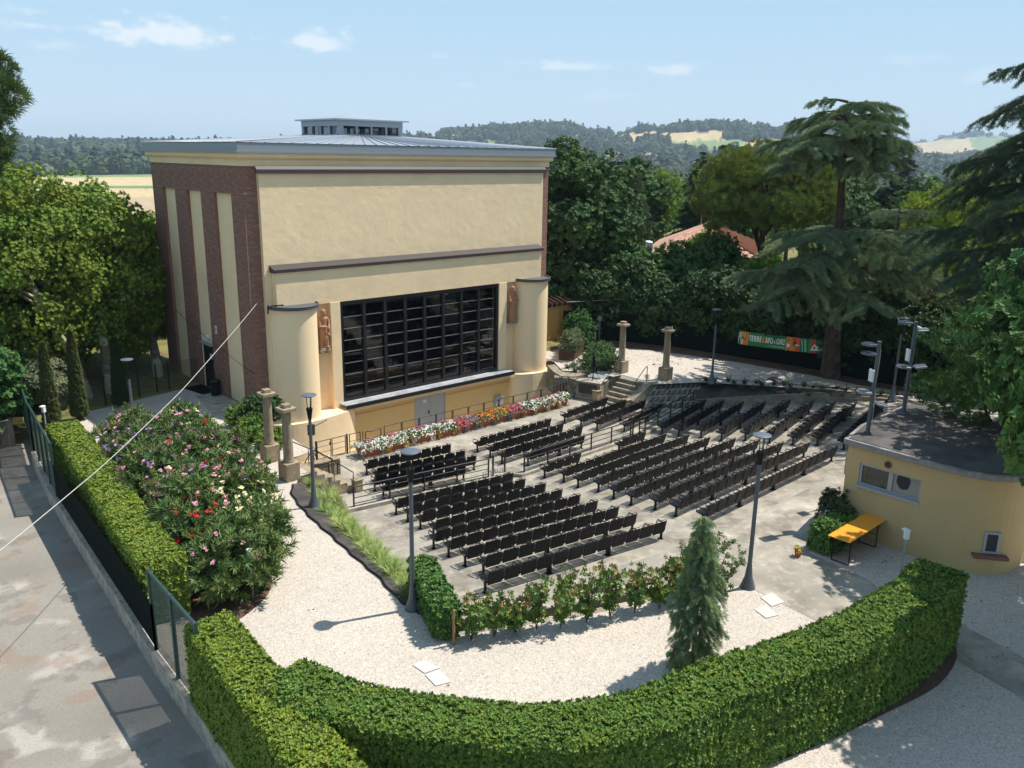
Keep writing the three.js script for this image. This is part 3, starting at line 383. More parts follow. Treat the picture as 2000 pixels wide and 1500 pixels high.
{
  const mk = (label, x, caps) => { const t = thing('statue', label, 'statue', [x, 2.3, -31.42], 0, 'statues beside the stage'); mesh('figure', figure(caps, 84, [0, .92, 0, 1.02]), M.terra, t); umesh('bracket', [rb(.5, .17, .44, 0, .02, -.06, .03), rb(.42, .1, .36, 0, .13, -.04, .03)], M.colstone, t); return t; };
  mk('terracotta statue of a bare-chested draped figure with a shield, beside the left tower', 17.78, [[0, 1.62, .04, .105, 0, 1.72, .03, .11], [0, 1.48, 0, .055, 0, 1.6, .03, .05], [-.16, 1.4, 0, .08, .16, 1.4, 0, .08], [0, 1.4, 0, .15, 0, 1.0, 0, .13], [-.19, 1.4, 0, .06, -.2, 1.1, .1, .05], [-.2, 1.1, .1, .05, .05, 1.08, .22, .04], [.19, 1.4, 0, .06, .25, 1.14, .02, .05], [.25, 1.14, .02, .05, .16, 1.0, .2, .04], [0, 1.0, .02, .16, .02, .55, .04, .14], [.06, .6, .06, .13, .1, .2, .08, .07], [-.08, .9, .02, .12, -.12, .2, 0, .1], [.1, .22, .08, .06, .12, .19, .2, .05], [.3, 1.3, -.08, .07, .3, .72, -.06, .07], [.25, 1.2, -.1, .09, .27, .8, -.08, .09], [-.1, .95, .12, .06, .2, .7, .14, .06]]);
  mk('terracotta statue of a robed figure with crossed arms, beside the far tower', 28.6, [[0, 1.62, .05, .105, -.01, 1.73, .03, .115], [0, 1.48, .01, .06, 0, 1.6, .03, .055], [-.17, 1.4, 0, .08, .17, 1.4, 0, .08], [0, 1.4, 0, .15, 0, 1.0, .02, .14], [-.2, 1.4, 0, .07, -.22, 1.1, .08, .06], [-.22, 1.1, .08, .06, .12, .98, .2, .045], [.2, 1.4, 0, .07, .22, 1.12, .1, .06], [.22, 1.12, .1, .06, -.06, 1.2, .22, .045], [0, 1.02, .02, .17, 0, .25, .02, .16], [-.12, .8, .04, .08, -.14, .2, .04, .09], [.12, .8, .06, .07, .12, .2, .05, .09], [0, .8, .12, .05, .02, .2, .14, .06], [-.1, 1.66, -.02, .06, -.14, 1.4, -.04, .06], [.1, 1.66, -.02, .06, .14, 1.4, -.04, .06]]);
}
// ---------- seats ----------
{
  const tilt = g => g.translate(0, -.33, 0).rotateX(.24).translate(0, .33, .13);
  const backG = merge([...Array.from({ length: 7 }, (_, i) => tilt(bx(-.2 + i * .0575, -.2 + i * .0575 + .047, .25, .65, -.008, .008))), tilt(bx(-.205, .205, .24, .57, -.014, -.004)), tilt(new THREE.CylinderGeometry(.022, .022, .41, 8).rotateZ(PI / 2).translate(0, .6, -.03)), tilt(tube([[-.215, .26, 0], [-.218, .62, 0], [-.19, .69, -.01], [0, .70, -.012], [.19, .69, -.01], [.218, .62, 0], [.215, .26, 0]], .009, 5, 22))]);
  const panG = merge([...Array.from({ length: 7 }, (_, i) => { const z = .08 - i * .052; return bx(-.2, .2, .325 - .02 * Math.sin(i / 6 * PI), .34 - .02 * Math.sin(i / 6 * PI), z - .02, z + .02); }), bx(-.205, -.19, .3, .335, -.25, .1), bx(.19, .205, .3, .335, -.25, .1), new THREE.CylinderGeometry(.018, .018, .4, 6).rotateZ(PI / 2).translate(0, .325, -.255)]);
  const armG = merge([tube([[0, .3, .1], [0, .42, .12], [0, .5, .08], [0, .51, -.1], [0, .5, -.2], [0, .42, -.24], [0, .33, -.16]], .013, 5, 20), bx(-.02, .02, .505, .525, -.2, .06), bar([0, .3, .1], [0, .33, -.16], .013, 5)]);
  const postG = merge([bx(-.025, .025, 0, .31, -.02, .04), bx(-.05, .05, 0, .012, -.08, .1)]);
  const ORD = ['first', 'second', 'third', 'fourth', 'fifth', 'sixth', 'seventh', 'eighth', 'ninth'];
  const row = (t, x0, x1, n, label, group) => {
    const z0 = t + fx(x0), z1 = t + fx(x1), L = Math.hypot(x1 - x0, z1 - z0), o = thing('seat_row', label, 'seat row', [x0, floorY(t) , z0], -Math.atan2(z1 - z0, x1 - x0), group), p = L / n;
    umesh('beam', bx(0, L, .26, .3, -.03, .03), M.black, o);
    const posts = [0.03]; for (let k = 4; k < n - 1; k += 4) posts.push(k * p - .04, k * p + .04); posts.push(L - .03);
    for (const x of posts) mesh('post', postG, M.black, o).position.x = x;
    for (let i = 0; i < n; i++) { const s = part('seat', o); s.position.x = (i + .5) * p; s.scale.x = Math.min(1.12, p / .5); mesh('backrest', backG, M.black, s); mesh('seat_pan', panG, M.black, s); const a = mesh('armrest', armG, M.black, s); a.position.x = -.25; }
    mesh('armrest', armG, M.black, o).position.x = L;
  };
  const tbl = {
    'left block behind the railing': [[-21.09, 14.74, 19.3, 9], [-20.09, 14.53, 19, 9], [-19.13, 14.35, 19.05, 9], [-18.12, 14.13, 18.85, 9], [-17.21, 13.52, 18.75, 10], [-16.3, 13.38, 18.6, 10], [-15.34, 13.22, 18.5, 10], [-14.45, 13.13, 18.3, 10], [-13.38, 12.38, 18.3, 12]],
    'middle block behind the railing': [[-19.94, 20.8, 26.72, 12], [-19.05, 20.61, 27.04, 13], [-18.12, 20.65, 27.14, 13], [-17.17, 20.35, 27.47, 14], [-16.27, 20.17, 27.69, 15], [-15.34, 20.24, 27.82, 15], [-14.45, 20.13, 28.2, 16], [-13.37, 19.99, 28.22, 16]],
    'right block behind the railing': [[-21.2, 28.48, 32.72, 8], [-20.3, 28.45, 32.95, 9], [-19.3, 28.72, 33.02, 8], [-18.3, 28.72, 33.33, 9], [-17.35, 29.13, 34.14, 10], [-16.3, 29.24, 34.4, 10], [-15.35, 29.45, 34.5, 10], [-14.45, 29.81, 34.68, 10], [-13.35, 29.69, 35.89, 12]],
    'left block between planters and railing': [[-24.94, 15.94, 19.46, 8], [-24.0, 15.74, 19.42, 8], [-23.3, 15.29, 19.4, 9], [-22.58, 15.18, 18.43, 7]],
    'middle block between planters and railing': [[-24.73, 20.71, 24.84, 9], [-23.9, 20.68, 24.76, 9], [-23.08, 20.58, 25.08, 9], [-22.28, 21.22, 24.35, 7]],
    'right block between planters and railing': [[-25.03, 26.16, 29.21, 6], [-24.15, 26.3, 29.6, 7], [-23.39, 26.53, 30.3, 8], [-22.47, 27.29, 30.41, 6]],
  };
  for (const [blk, rs] of Object.entries(tbl)) rs.forEach(([t, a, b, n], i) => row(t, a, b, n, `${i == rs.length - 1 ? 'rearmost' : ORD[i + (blk.startsWith('middle block behind') ? 1 : 0)]} row of black slatted seats from the stage, ${blk}`, 'black seat rows'));
  row(-20.93, 20.8, 22.65, 4, 'short row of four black slatted seats right behind the middle railing', 'black seat rows');
  row(-20.93, 25.1, 26.65, 3, 'short row of three black slatted seats right behind the middle railing', 'black seat rows');
}
// ---------- railings ----------
function railing(pts, h, rails, label, spacing, base = 0) {   // pts [x,y,z]
  const o = thing('railing', label, 'railing', pts[0]), q = pts.map(p => [p[0] - pts[0][0], p[1] - pts[0][1], p[2] - pts[0][2]]);
  for (let i = 0; i < q.length - 1; i++) { const A = V(...q[i]), Bv = V(...q[i + 1]), n = Math.max(1, Math.round(A.distanceTo(Bv) / spacing)); for (const r of rails) mesh('rail', bar([A.x, A.y + r, A.z], [Bv.x, Bv.y + r, Bv.z], r == h ? .024 : .016), M.rail, o); for (let k = i ? 1 : 0; k <= n; k++) { const P = A.clone().lerp(Bv, k / n); mesh('post', bx(P.x - .022, P.x + .022, P.y + base, P.y + h, P.z - .022, P.z + .022), M.rail, o); } }
  return o;
}
const kz = x => KT(x) + fx(x) - .1;
railing([[14.0, -1.1, kz(14.0)], [19.3, -1.1, kz(19.3)]], .72, [.12, .32, .52, .72], 'black railing on the kerb before the left rear seats', 1.45);
railing([[20.65, -1.1, kz(20.65)], [27.0, -1.1, kz(27.0)]], .72, [.12, .32, .52, .72], 'black railing on the kerb before the middle rear seats', 1.3);
railing([[27.6, -1.1, kz(27.6)], [28, -1.1, kz(28)], [33.0, -1.1, kz(33.0)]], .72, [.12, .32, .52, .72], 'black railing on the kerb running to the stone bank', 1.25);
for (const [x, w, l] of [[19.5, .5, 'open gate at the end of the left kerb railing'], [20.1, .45, 'open gate at the near end of the middle kerb railing'], [27.15, .45, 'open gate between the middle and far kerb railings']]) { const g = thing('railing_gate', l, 'gate', [x, -1.1, kz(x)], .9); mesh('gate_frame', [bar([0, .06, 0], [0, .74, 0], .024), bar([w, .06, 0], [w, .72, 0], .018), bar([0, .72, 0], [w, .72, 0], .018), bar([0, .12, 0], [w, .12, 0], .018)], M.rail, g); mesh('gate_bar', bar([0, .32, 0], [w, .32, 0], .012), M.rail, g); mesh('gate_bar', bar([0, .52, 0], [w, .52, 0], .012), M.rail, g); mesh('gate_post', bx(-.03, .03, 0, .8, -.03, .03), M.rail, g); }
// railing panels along the orchestra pit
{
  const n = 12, x0 = 17.5, x1 = 28.3, w = (x1 - x0) / n; let first;
  for (let i = 0; i < n; i++) {
    const x = x0 + i * w, z = -27.92, lab = i == 0 ? 'pit railing panel with bent top bar, first from the double gate' : `pit railing panel standing behind the planters, ${['', 'second', 'third', 'fourth', 'fifth', 'sixth', 'seventh', 'eighth', 'ninth', 'tenth', 'eleventh', 'last'][i]} from the double gate`;
    if (i == 0) { const o = thing('pit_railing', lab, 'railing', [x, -1.1, z], 0, 'pit railing panels'); mesh('rail_frame', tube([[0, 0, 0], [0, .68, 0], [.02, .74, 0], [.3, .70, 0], [.6, .72, 0], [w * .8, .75, 0], [w * .82, .68, 0], [w * .82, 0, 0]], .02, 6, 40), M.rail, o); mesh('crossbar', tube([[0, .45, 0], [.35, .4, 0], [w * .82, .45, 0]], .014, 6), M.rail, o); continue; }
    if (!first) { first = thing('pit_railing', lab, 'railing', [x, -1.1, z], 0, 'pit railing panels'); mesh('rail_frame', [bar([0, 0, 0], [0, .78, 0], .018), bar([w - .06, 0, 0], [w - .06, .78, 0], .018), bar([0, .78, 0], [w - .06, .78, 0], .018)], M.rail, first); for (const y of [.2, .48]) mesh('crossbar', bar([0, y, 0], [w - .06, y, 0], .01), M.rail, first); } else dup(first, [x, -1.1, z], 0, lab);
  }
  const dg = (x, lab, f) => { const o = thing('pit_gate', lab, 'gate', [x, -1.1, -27.92]); mesh('gate_frame', [bar([0, .08, 0], [0, .78, 0], .018), bar([.6, .08, 0], [.6, .78, 0], .018), bar([0, .78, 0], [.6, .78, 0], .018), bar([0, .08, 0], [.6, .08, 0], .014)], M.rail, o); for (const y of [.32, .55]) mesh('gate_bar', bar([0, y, 0], [.6, y, 0], .01), M.rail, o); if (f) mesh('gate_latch', rb(.08, .12, .06, .58, .6, 0), M.rail, o); mesh('gate_post', bx(f ? -.07 : .65, f ? -.02 : .7, 0, .82, -.03, .03), M.rail, o); };
  dg(15.3, 'left leaf of the black double gate to the orchestra pit', true); dg(15.96, 'right leaf of the black double gate to the orchestra pit', false);
  const o = thing('pit_railing', 'narrow black railing panel between the double gate and the white planters', 'railing', [16.75, -1.1, -27.92]); mesh('rail_frame', [bar([0, 0, 0], [0, .78, 0], .018), bar([.5, 0, 0], [.5, .78, 0], .018), bar([0, .78, 0], [.5, .78, 0], .018), bar([.62, 0, 0], [.62, .78, 0], .018)], M.rail, o); for (const y of [.2, .48]) mesh('crossbar', bar([0, y, 0], [.5, y, 0], .01), M.rail, o);
  railing([[28.5, -1.1, -27.95], [29.3, -1.1, -28.1]], .8, [.3, .8], 'short black railing at the far end of the pit beside the stone wall', .3);
}
// ---------- stairs with columns ----------
{
  const sl = thing('stone_stairs', 'pale stone steps going down between the columns nearest the oleanders', 'stairs', [13.05, -1.1, -25.22]);
  for (let i = 0; i < 6; i++) umesh('step', bx(i * .29, (i + 1) * .29, -.05, 1.096 - .183 * i, -.8, .8), M.colstone, sl);
  const sr = thing('stone_stairs', 'weathered dark stone steps going up between the two far columns', 'stairs', [31.62, -1.1, -25.65], .06);
  for (let i = 0; i < 6; i++) umesh('step', bx(-i * .26, -(i + 1) * .26, -.05, 1.1 - .183 * (i + .5), -.82, .82), M.stone, sr);
  // columns
  const c0 = thing('stone_column', 'pale stone column on a square plinth, first of the pair by the oleanders, nearer the building', 'column', [12.62, 0, -26.4], 0, 'free-standing columns');
  umesh('plinth', rb(.52, .62, .52, 0, .31, 0, .02), M.colstone, c0);
  mesh('shaft', new THREE.LatheGeometry([[.19, .62], [.19, .68], [.165, .72], [.16, 1.4], [.145, 2.34], [.16, 2.38]].map(p => new THREE.Vector2(...p)), 24), M.colstone, c0);
  umesh('capital', rb(.5, .12, .5, 0, 2.43, 0, .02), M.colstone, c0); umesh('cap_block', rb(.26, .12, .26, 0, 2.55, 0, .02), M.colstone, c0);
  dup(c0, [12.28, 0, -24.35], .05, 'pale stone column on a square plinth, second of the pair by the oleanders, nearer the grass bank');
  dup(c0, [32.0, 0, -26.9], .05, 'stone column left of the far stairs, near the trimmed round bush'); dup(c0, [32.62, 0, -24.6], .05, 'stone column right of the far stairs, next to the green sign');
  // handrails
  const hand = (label, a, b) => { const o = thing('handrail', label, 'handrail', a), d = [b[0] - a[0], b[1] - a[1], b[2] - a[2]]; mesh('rail', tube([[0, 0, 0], [0, .72, 0], [.08 * Math.sign(d[0]), .78, 0], [d[0], d[1] + .74, d[2]], [d[0], d[1] + .66, d[2]], [d[0], d[1], d[2]]], .02, 6, 40), M.rail, o); mesh('post', bar([d[0] * .5, d[1] * .5, d[2] * .5], [d[0] * .5, d[1] * .5 + .74, d[2] * .5], .016), M.rail, o); };
  hand('black handrail beside the stone side wall of the near stairs', [13.0, 0, -26.08], [14.85, -1.1, -26.05]); hand('black handrail on the grass bank side of the near stairs', [13.2, 0, -24.38], [14.7, -1.1, -24.35]);
  hand('black handrail on the memorial side of the far stairs', [31.5, 0, -26.55], [30.0, -1.1, -26.55]); hand('black handrail on the stone bank side of the far stairs', [31.5, 0, -24.85], [30.05, -1.1, -24.85]);
  // side walls of coursed stone
  const r = rng(41);
  const stones = (o, x0, x1, yb, ytop, z, nx, dz) => { for (let x = x0; x < x1 - .05;) { const w = .16 + .16 * r(); for (let y = yb; y < ytop((x + w / 2)) - .04;) { const h = Math.min(.1 + .1 * r(), ytop(x + w / 2) - y); const s = umesh('stone', rb(Math.min(w, x1 - x) - .012, h - .012, .1, 0, 0, 0, .02), M.stone, o); s.position.set(x + w / 2, y + h / 2, z + dz * (.02 * r())); y += h; } x += w; } };
  const w1 = thing('stone_side_wall', 'low stone wall beside the near stairs, sloping down to the pit', 'wall', [13.2, -1.1, -26.3]); umesh('core', slab([[0, .06], [2.0, .06], [2.0, -.1], [0, -.1]], -.05, .55), M.pale, w1); stones(w1, 0, 2.0, 0, x => .62 - .02 * x, .08, 0, 1); umesh('coping', rb(2.1, .07, .34, 1.0, .62, 0, .02), M.colstone, w1);
  for (const [x, y, z, w, h, l] of [[14.85, -1.1, -24.35, .3, .42, 'square stone block ending the bank side of the near stairs'], [14.95, -1.1, -26.3, .3, .5, 'square stone block ending the wall side of the near stairs'], [29.95, -1.1, -24.75, .34, .5, 'square stone block at the foot of the far stairs, stone bank side'], [29.9, -1.1, -26.6, .34, .55, 'square stone block at the foot of the far stairs, memorial side']]) { const o = thing('stone_block', l, 'block', [x, y, z]); umesh('block', rb(w, h, w, 0, h / 2, 0, .02), M.colstone, o); umesh('block_cap', rb(w + .04, .05, w + .04, 0, h + .02, 0, .015), M.colstone, o); }
  // sloped side of far stairs
  const cw = thing('stair_cheek', 'sloping stone cheek wall beside the far stairs, memorial side', 'wall'); umesh('cheek', new THREE.ExtrudeGeometry(new THREE.Shape([[30.05, -1.1], [31.7, -1.1], [31.7, .06], [31.4, .06], [30.05, -.6]].map(p => new THREE.Vector2(...p))), { depth: .3, bevelEnabled: false }).translate(0, 0, -26.95), M.stone, cw);
  const cw2 = thing('stair_cheek', 'sloping stone cheek wall beside the far stairs, stone bank side', 'wall'); umesh('cheek', new THREE.ExtrudeGeometry(new THREE.Shape([[30.05, -1.1], [31.9, -1.1], [31.9, .04], [31.4, .04], [30.05, -.6]].map(p => new THREE.Vector2(...p))), { depth: .4, bevelEnabled: false }).translate(0, 0, -24.83), M.stone, cw2);
  // crazy-paved stone bank right of the far stairs
  const bk = thing('stone_bank', 'sloping bank of irregular dark stones with pale joints right of the far stairs', 'stone bank'); const P = (u, v) => [lerp(lerp(30.55, 32.95, u), lerp(31.7, 33.9, u), v), lerp(-1.12, -.08, v), lerp(lerp(-24.35, -22.75, u), lerp(-24.45, -23.35, u), v)];
  umesh('mortar', strip(Array.from({ length: 9 }, (_, i) => P(i / 8, 0)), Array.from({ length: 9 }, (_, i) => P(i / 8, 1))), M.pale, bk);
  const darkStone = tx(tStone, .8, .9, { color: new THREE.Color(.42, .43, .45) });
  for (let j = 0; j < 4; j++) for (let i = 0; i < 9; i++) { const u0 = (i + .1 + .15 * r() + (j % 2) * .4) / 9.6, u1 = (i + .88 + .1 * r() + (j % 2) * .4) / 9.6, v0 = (j + .12 * r() + .06) / 4, v1 = (j + .9) / 4, a = P(u0, v0), b = P(Math.min(u1, 1), v0 + .03 * r()), c = P(Math.min(u1 - .01 * r(), 1), v1), d = P(u0 + .02 * r(), v1 - .03 * r()), up = p => [p[0] - .03, p[1] + .05, p[2] + .03], m = [a, b, c, d], t = m.map(up); umesh('stone', mergeGeometries([strip([t[0], t[1]], [t[3], t[2]]), ...[0, 1, 2, 3].map(k => strip([m[k], m[(k + 1) % 4]], [t[k], t[(k + 1) % 4]]))]), darkStone, bk); }
  // rough stone retaining wall and memorial left of the far stairs
  const rw = thing('rough_stone_wall', 'rough stone retaining wall between the pit end and the memorial', 'wall'); umesh('core', slab([[29.5, -29.2], [29.2, -28.4], [29.6, -27.9], [30.4, -27.8], [31.2, -28.4], [31, -30.3], [30.2, -30.4]], -1.25, -.05), M.stone, rw);
  for (let k = 0; k < 26; k++) { const t = k / 25, x = lerp(29.12, 29.75, t) + .08 * Math.sin(k * 3.1), z = lerp(-28.75, -27.78, t), y = -1.05 + .95 * ((k * 7) % 5) / 5; const s = umesh('stone', rb(.3 + .12 * r(), .2 + .06 * r(), .26, 0, 0, 0, .05), M.stone, rw); s.position.set(x, y + .08, z); s.rotation.y = .6 + r() * .3; }
  const me = thing('memorial', 'stone memorial block with a dark slate panel, beside the far stairs', 'memorial', [30.05, -1.1, -27.2], .32); umesh('body', new THREE.ExtrudeGeometry(new THREE.Shape([[0, 0], [1.05, 0], [.85, .86], [-.25, .86], [-.25, .2], [0, .2]].map(p => new THREE.Vector2(...p))), { depth: 1.3, bevelEnabled: false }).translate(0, 0, -.65), M.colstone, me); mesh('slate_panel', bx(-.275, -.25, .3, .8, -.5, .5), M.slate, me); umesh('top_slab', rb(1.0, .06, 1.34, .2, .89, 0, .015), M.pale, me); umesh('footing', bx(-.42, -.02, 0, .2, -.62, .62), M.stone, me);
  const sc = thing('iron_sculpture', 'slender dark iron sculpture on thin legs standing on the memorial', 'sculpture', [30.3, -.18, -27.25]); mesh('legs', [bar([0, 0, 0], [0, .55, 0], .025), bar([-.28, 0, .2], [0, .6, 0], .012), bar([.25, 0, .25], [0, .6, 0], .012), bar([.1, 0, -.3], [0, .6, 0], .012)], M.black, sc); mesh('body', new THREE.LatheGeometry([[.02, .5], [.09, .62], [.12, .8], [.06, .98], [.09, 1.1], [.03, 1.22], [.01, 1.42]].map(p => new THREE.Vector2(...p)), 9), M.black, sc);
}
// ---------- street lamps ----------
function lampPost(x, z, h, label, flip) {
  const o = thing('street_lamp', label, 'street lamp', [x, 0, z], flip || 0, 'park lamps');
  mesh('base', new THREE.LatheGeometry([[.2, 0], [.17, .08], [.1, .3], [.068, .58], [.062, .64]].map(p => new THREE.Vector2(...p)), 18), M.lamp, o);
  mesh('pole', cyl(.055, .048, h - .6 - .75, 0, .6, 0, 14), M.lamp, o);
  mesh('lamp_cone', cyl(.05, .1, .34, 0, h - .76, 0, 18), M.black, o); mesh('lamp_strut', [[.06, 0], [-.06, 0], [0, .06]].map(([a, b]) => bar([a, h - .42, b], [a * 1.4, h - .03, b * 1.4], .012)), M.black, o);
  mesh('reflector_disc', new THREE.LatheGeometry([[0, h - .04], [.2, h - .04], [.23, h - .02], [.22, h], [.1, h + .025], [0, h + .03]].map(p => new THREE.Vector2(...p)), 28), M.lampTop, o); return o;
}
lampPost(10.5, -14.9, 4.0, 'tall dark street lamp at the corner of the dense shrub hedge and white path'); lampPost(11.75, -21.8, 3.58, 'dark street lamp on the grass bank near the oleanders'); lampPost(17.55, -10.24, 4.08, 'tall dark street lamp behind the young cedar, near the orange table');
lampPost(33.78, -22.7, 3.62, 'dark street lamp on the far gravel beside the banner'); lampPost(37.8, -15.7, 3.8, 'dark street lamp at the far corner of the rearmost seats, next to the mast'); lampPost(10.0, -32.3, 2.95, 'slim street lamp in the shaded gravel yard behind the oleanders');
// small lights on posts
function postLight(x, z, h, label) { const o = thing('path_light', label, 'path light', [x, 0, z], x * 3, 'white headed path lights'); mesh('pole', bar([0, 0, 0], [0, h - .1, 0], .03, 10), M.greyMetal, o); mesh('lamp_head', [rb(.12, .22, .12, 0, h - .1, 0, .02), rb(.2, .06, .14, .04, h + .03, 0, .02)], M.white, o); }
postLight(7.85, -17.85, 1.25, 'small white headed path light at the near edge of the oleander bed'); postLight(21.3, -8.0, 1.2, 'small white headed path light between curved hedge and yellow booth'); postLight(7.5, -34.5, 1.05, 'small white headed path light beside the green fence and cypresses');
{ const o = thing('path_light', 'dark bollard light with white top beside the trimmed round bush', 'path light', [36.4, 0, -32.4]); mesh('pole', bar([0, 0, 0], [0, 1.3, 0], .06, 10), M.lamp, o); mesh('lamp_head', rb(.2, .26, .2, 0, 1.42, 0, .02), M.greyMetal, o); }
// ---------- planters along the pit ----------
{
  const r = rng(91), WHT = [.72, .72, .66], PNK = [.62, .13, .26], RED = [.55, .035, .03], YEL = [.66, .46, .03], SIL = [.30, .36, .31], GRY = [.34, .30, .33];
  const spec = [[17.25, 1.15, [WHT, WHT, PNK], 'white and pink flowers, nearest the double gate', SIL], [18.4, 1.05, [WHT, WHT, PNK], 'white flowers with a yellow trailing plant, second from the double gate', YEL], [19.75, 1.1, [WHT, WHT, PNK], 'white flowers and one bright pink cluster, third from the double gate', WHT], [20.95, .95, [WHT, WHT, PNK], 'white flowers between two yellow trailing plants, fourth from the double gate', YEL], [21.75, .55, [PNK, PNK, RED], 'pink flowers and silver trailing foliage, in front of the grey stage door', SIL], [22.35, .6, [GRY, GRY, PNK], 'grey purple foliage and silver trailing leaves, beside the red and yellow ones', SIL], [23.2, .9, [RED, YEL, RED], 'red and yellow flowers, nearer the grey stage door', SIL], [24.15, .85, [RED, YEL, YEL], 'red and yellow flowers, farther from the grey stage door', SIL], [25.0, .9, [PNK, RED, PNK], 'pink flowers and silver trailing leaves, middle of the far half', SIL], [25.75, .9, [WHT, WHT, GRY], 'white flowers and yellow trailing plants, fourth from the stone wall', YEL], [26.5, .95, [WHT, PNK, PNK], 'white and deep pink flowers, third from the stone wall', WHT], [27.3, .85, [WHT, PNK, WHT], 'white and pink flowers with yellow edges, second from the stone wall', YEL], [28.05, .8, [WHT, WHT, PNK], 'tall white and pink flowers, nearest the stone wall', WHT]];
  for (const [x, w, cols, lab, side] of spec) {
    const o = thing('flower_planter', 'terracotta planter with ' + lab, 'planter', [x, -1.1, -27.25 + (r() - .5) * .1], (r() - .5) * .12, 'planters along the pit railing');
    const pw = w * .86, b = new THREE.BoxGeometry(pw, .3, .42, 1, 1, 1), p = b.attributes.position; for (let i = 0; i < p.count; i++) if (p.getY(i) < 0) { p.setX(i, p.getX(i) * .86); p.setZ(i, p.getZ(i) * .82); } b.translate(0, .15, 0); b.computeVertexNormals();
    mesh('pot', [b, rb(pw + .05, .05, .47, 0, .29, 0, .015)], M.terraPot, o); umesh('earth', bx(-pw / 2 + .02, pw / 2 - .02, .29, .312, -.2, .2), M.soil, o);
    const lf = new Spray(), fl = new Spray();
    for (let i = 0; i < 150 * w; i++) { const a = (r() - .5) * w * 1.08, z = (r() - .5) * .72, y = .36 + .2 * r() * (1 - Math.abs(z) * 1.4) - Math.max(0, Math.abs(z) - .22) * .9; lf.add(a, y, z, a * .6 + (r() - .5), .9, z * 3 + (r() - .5), .1 + .06 * r(), tint(r, side == SIL ? [.12, .17, .1] : [.06, .13, .03], .25, .15), r() * 6); }
    for (let i = 0; i < 46; i++) { const s = r() < .5 ? -1 : 1, z = .12 + .14 * r(), a = s * w * (.32 + .2 * r()); lf.add(a, .34 - .3 * r(), z + .04, (r() - .5), -.5, 1, .11, tint(r, side, .2, .1), r() * 6); }
    for (let i = 0; i < 260 * w; i++) { const a = (r() - .5) * w * 1.08, z = (r() - .5) * .76, q = cols[2] === PNK && cols[0] === WHT ? (Math.abs(a) < w * .22 && z < .05 && r() < .75 ? 2 : 0) : Math.floor(r() * 2.99), y = .46 + .16 * r() * (1 - Math.abs(z) * 1.5) + (q == 2 && cols[2] == PNK ? .09 * r() : 0) - Math.max(0, Math.abs(z) - .2) * 1.1; fl.add(a, y, z, (r() - .5) * .8, 1, z * 2 + (r() - .3) * .8, .06 + .04 * r(), tint(r, cols[q], .2, .06), r() * 6); }
    lf.build('foliage', G.small, M.leaf, o); fl.build('flowers', G.petal, M.petal, o);
  }
}
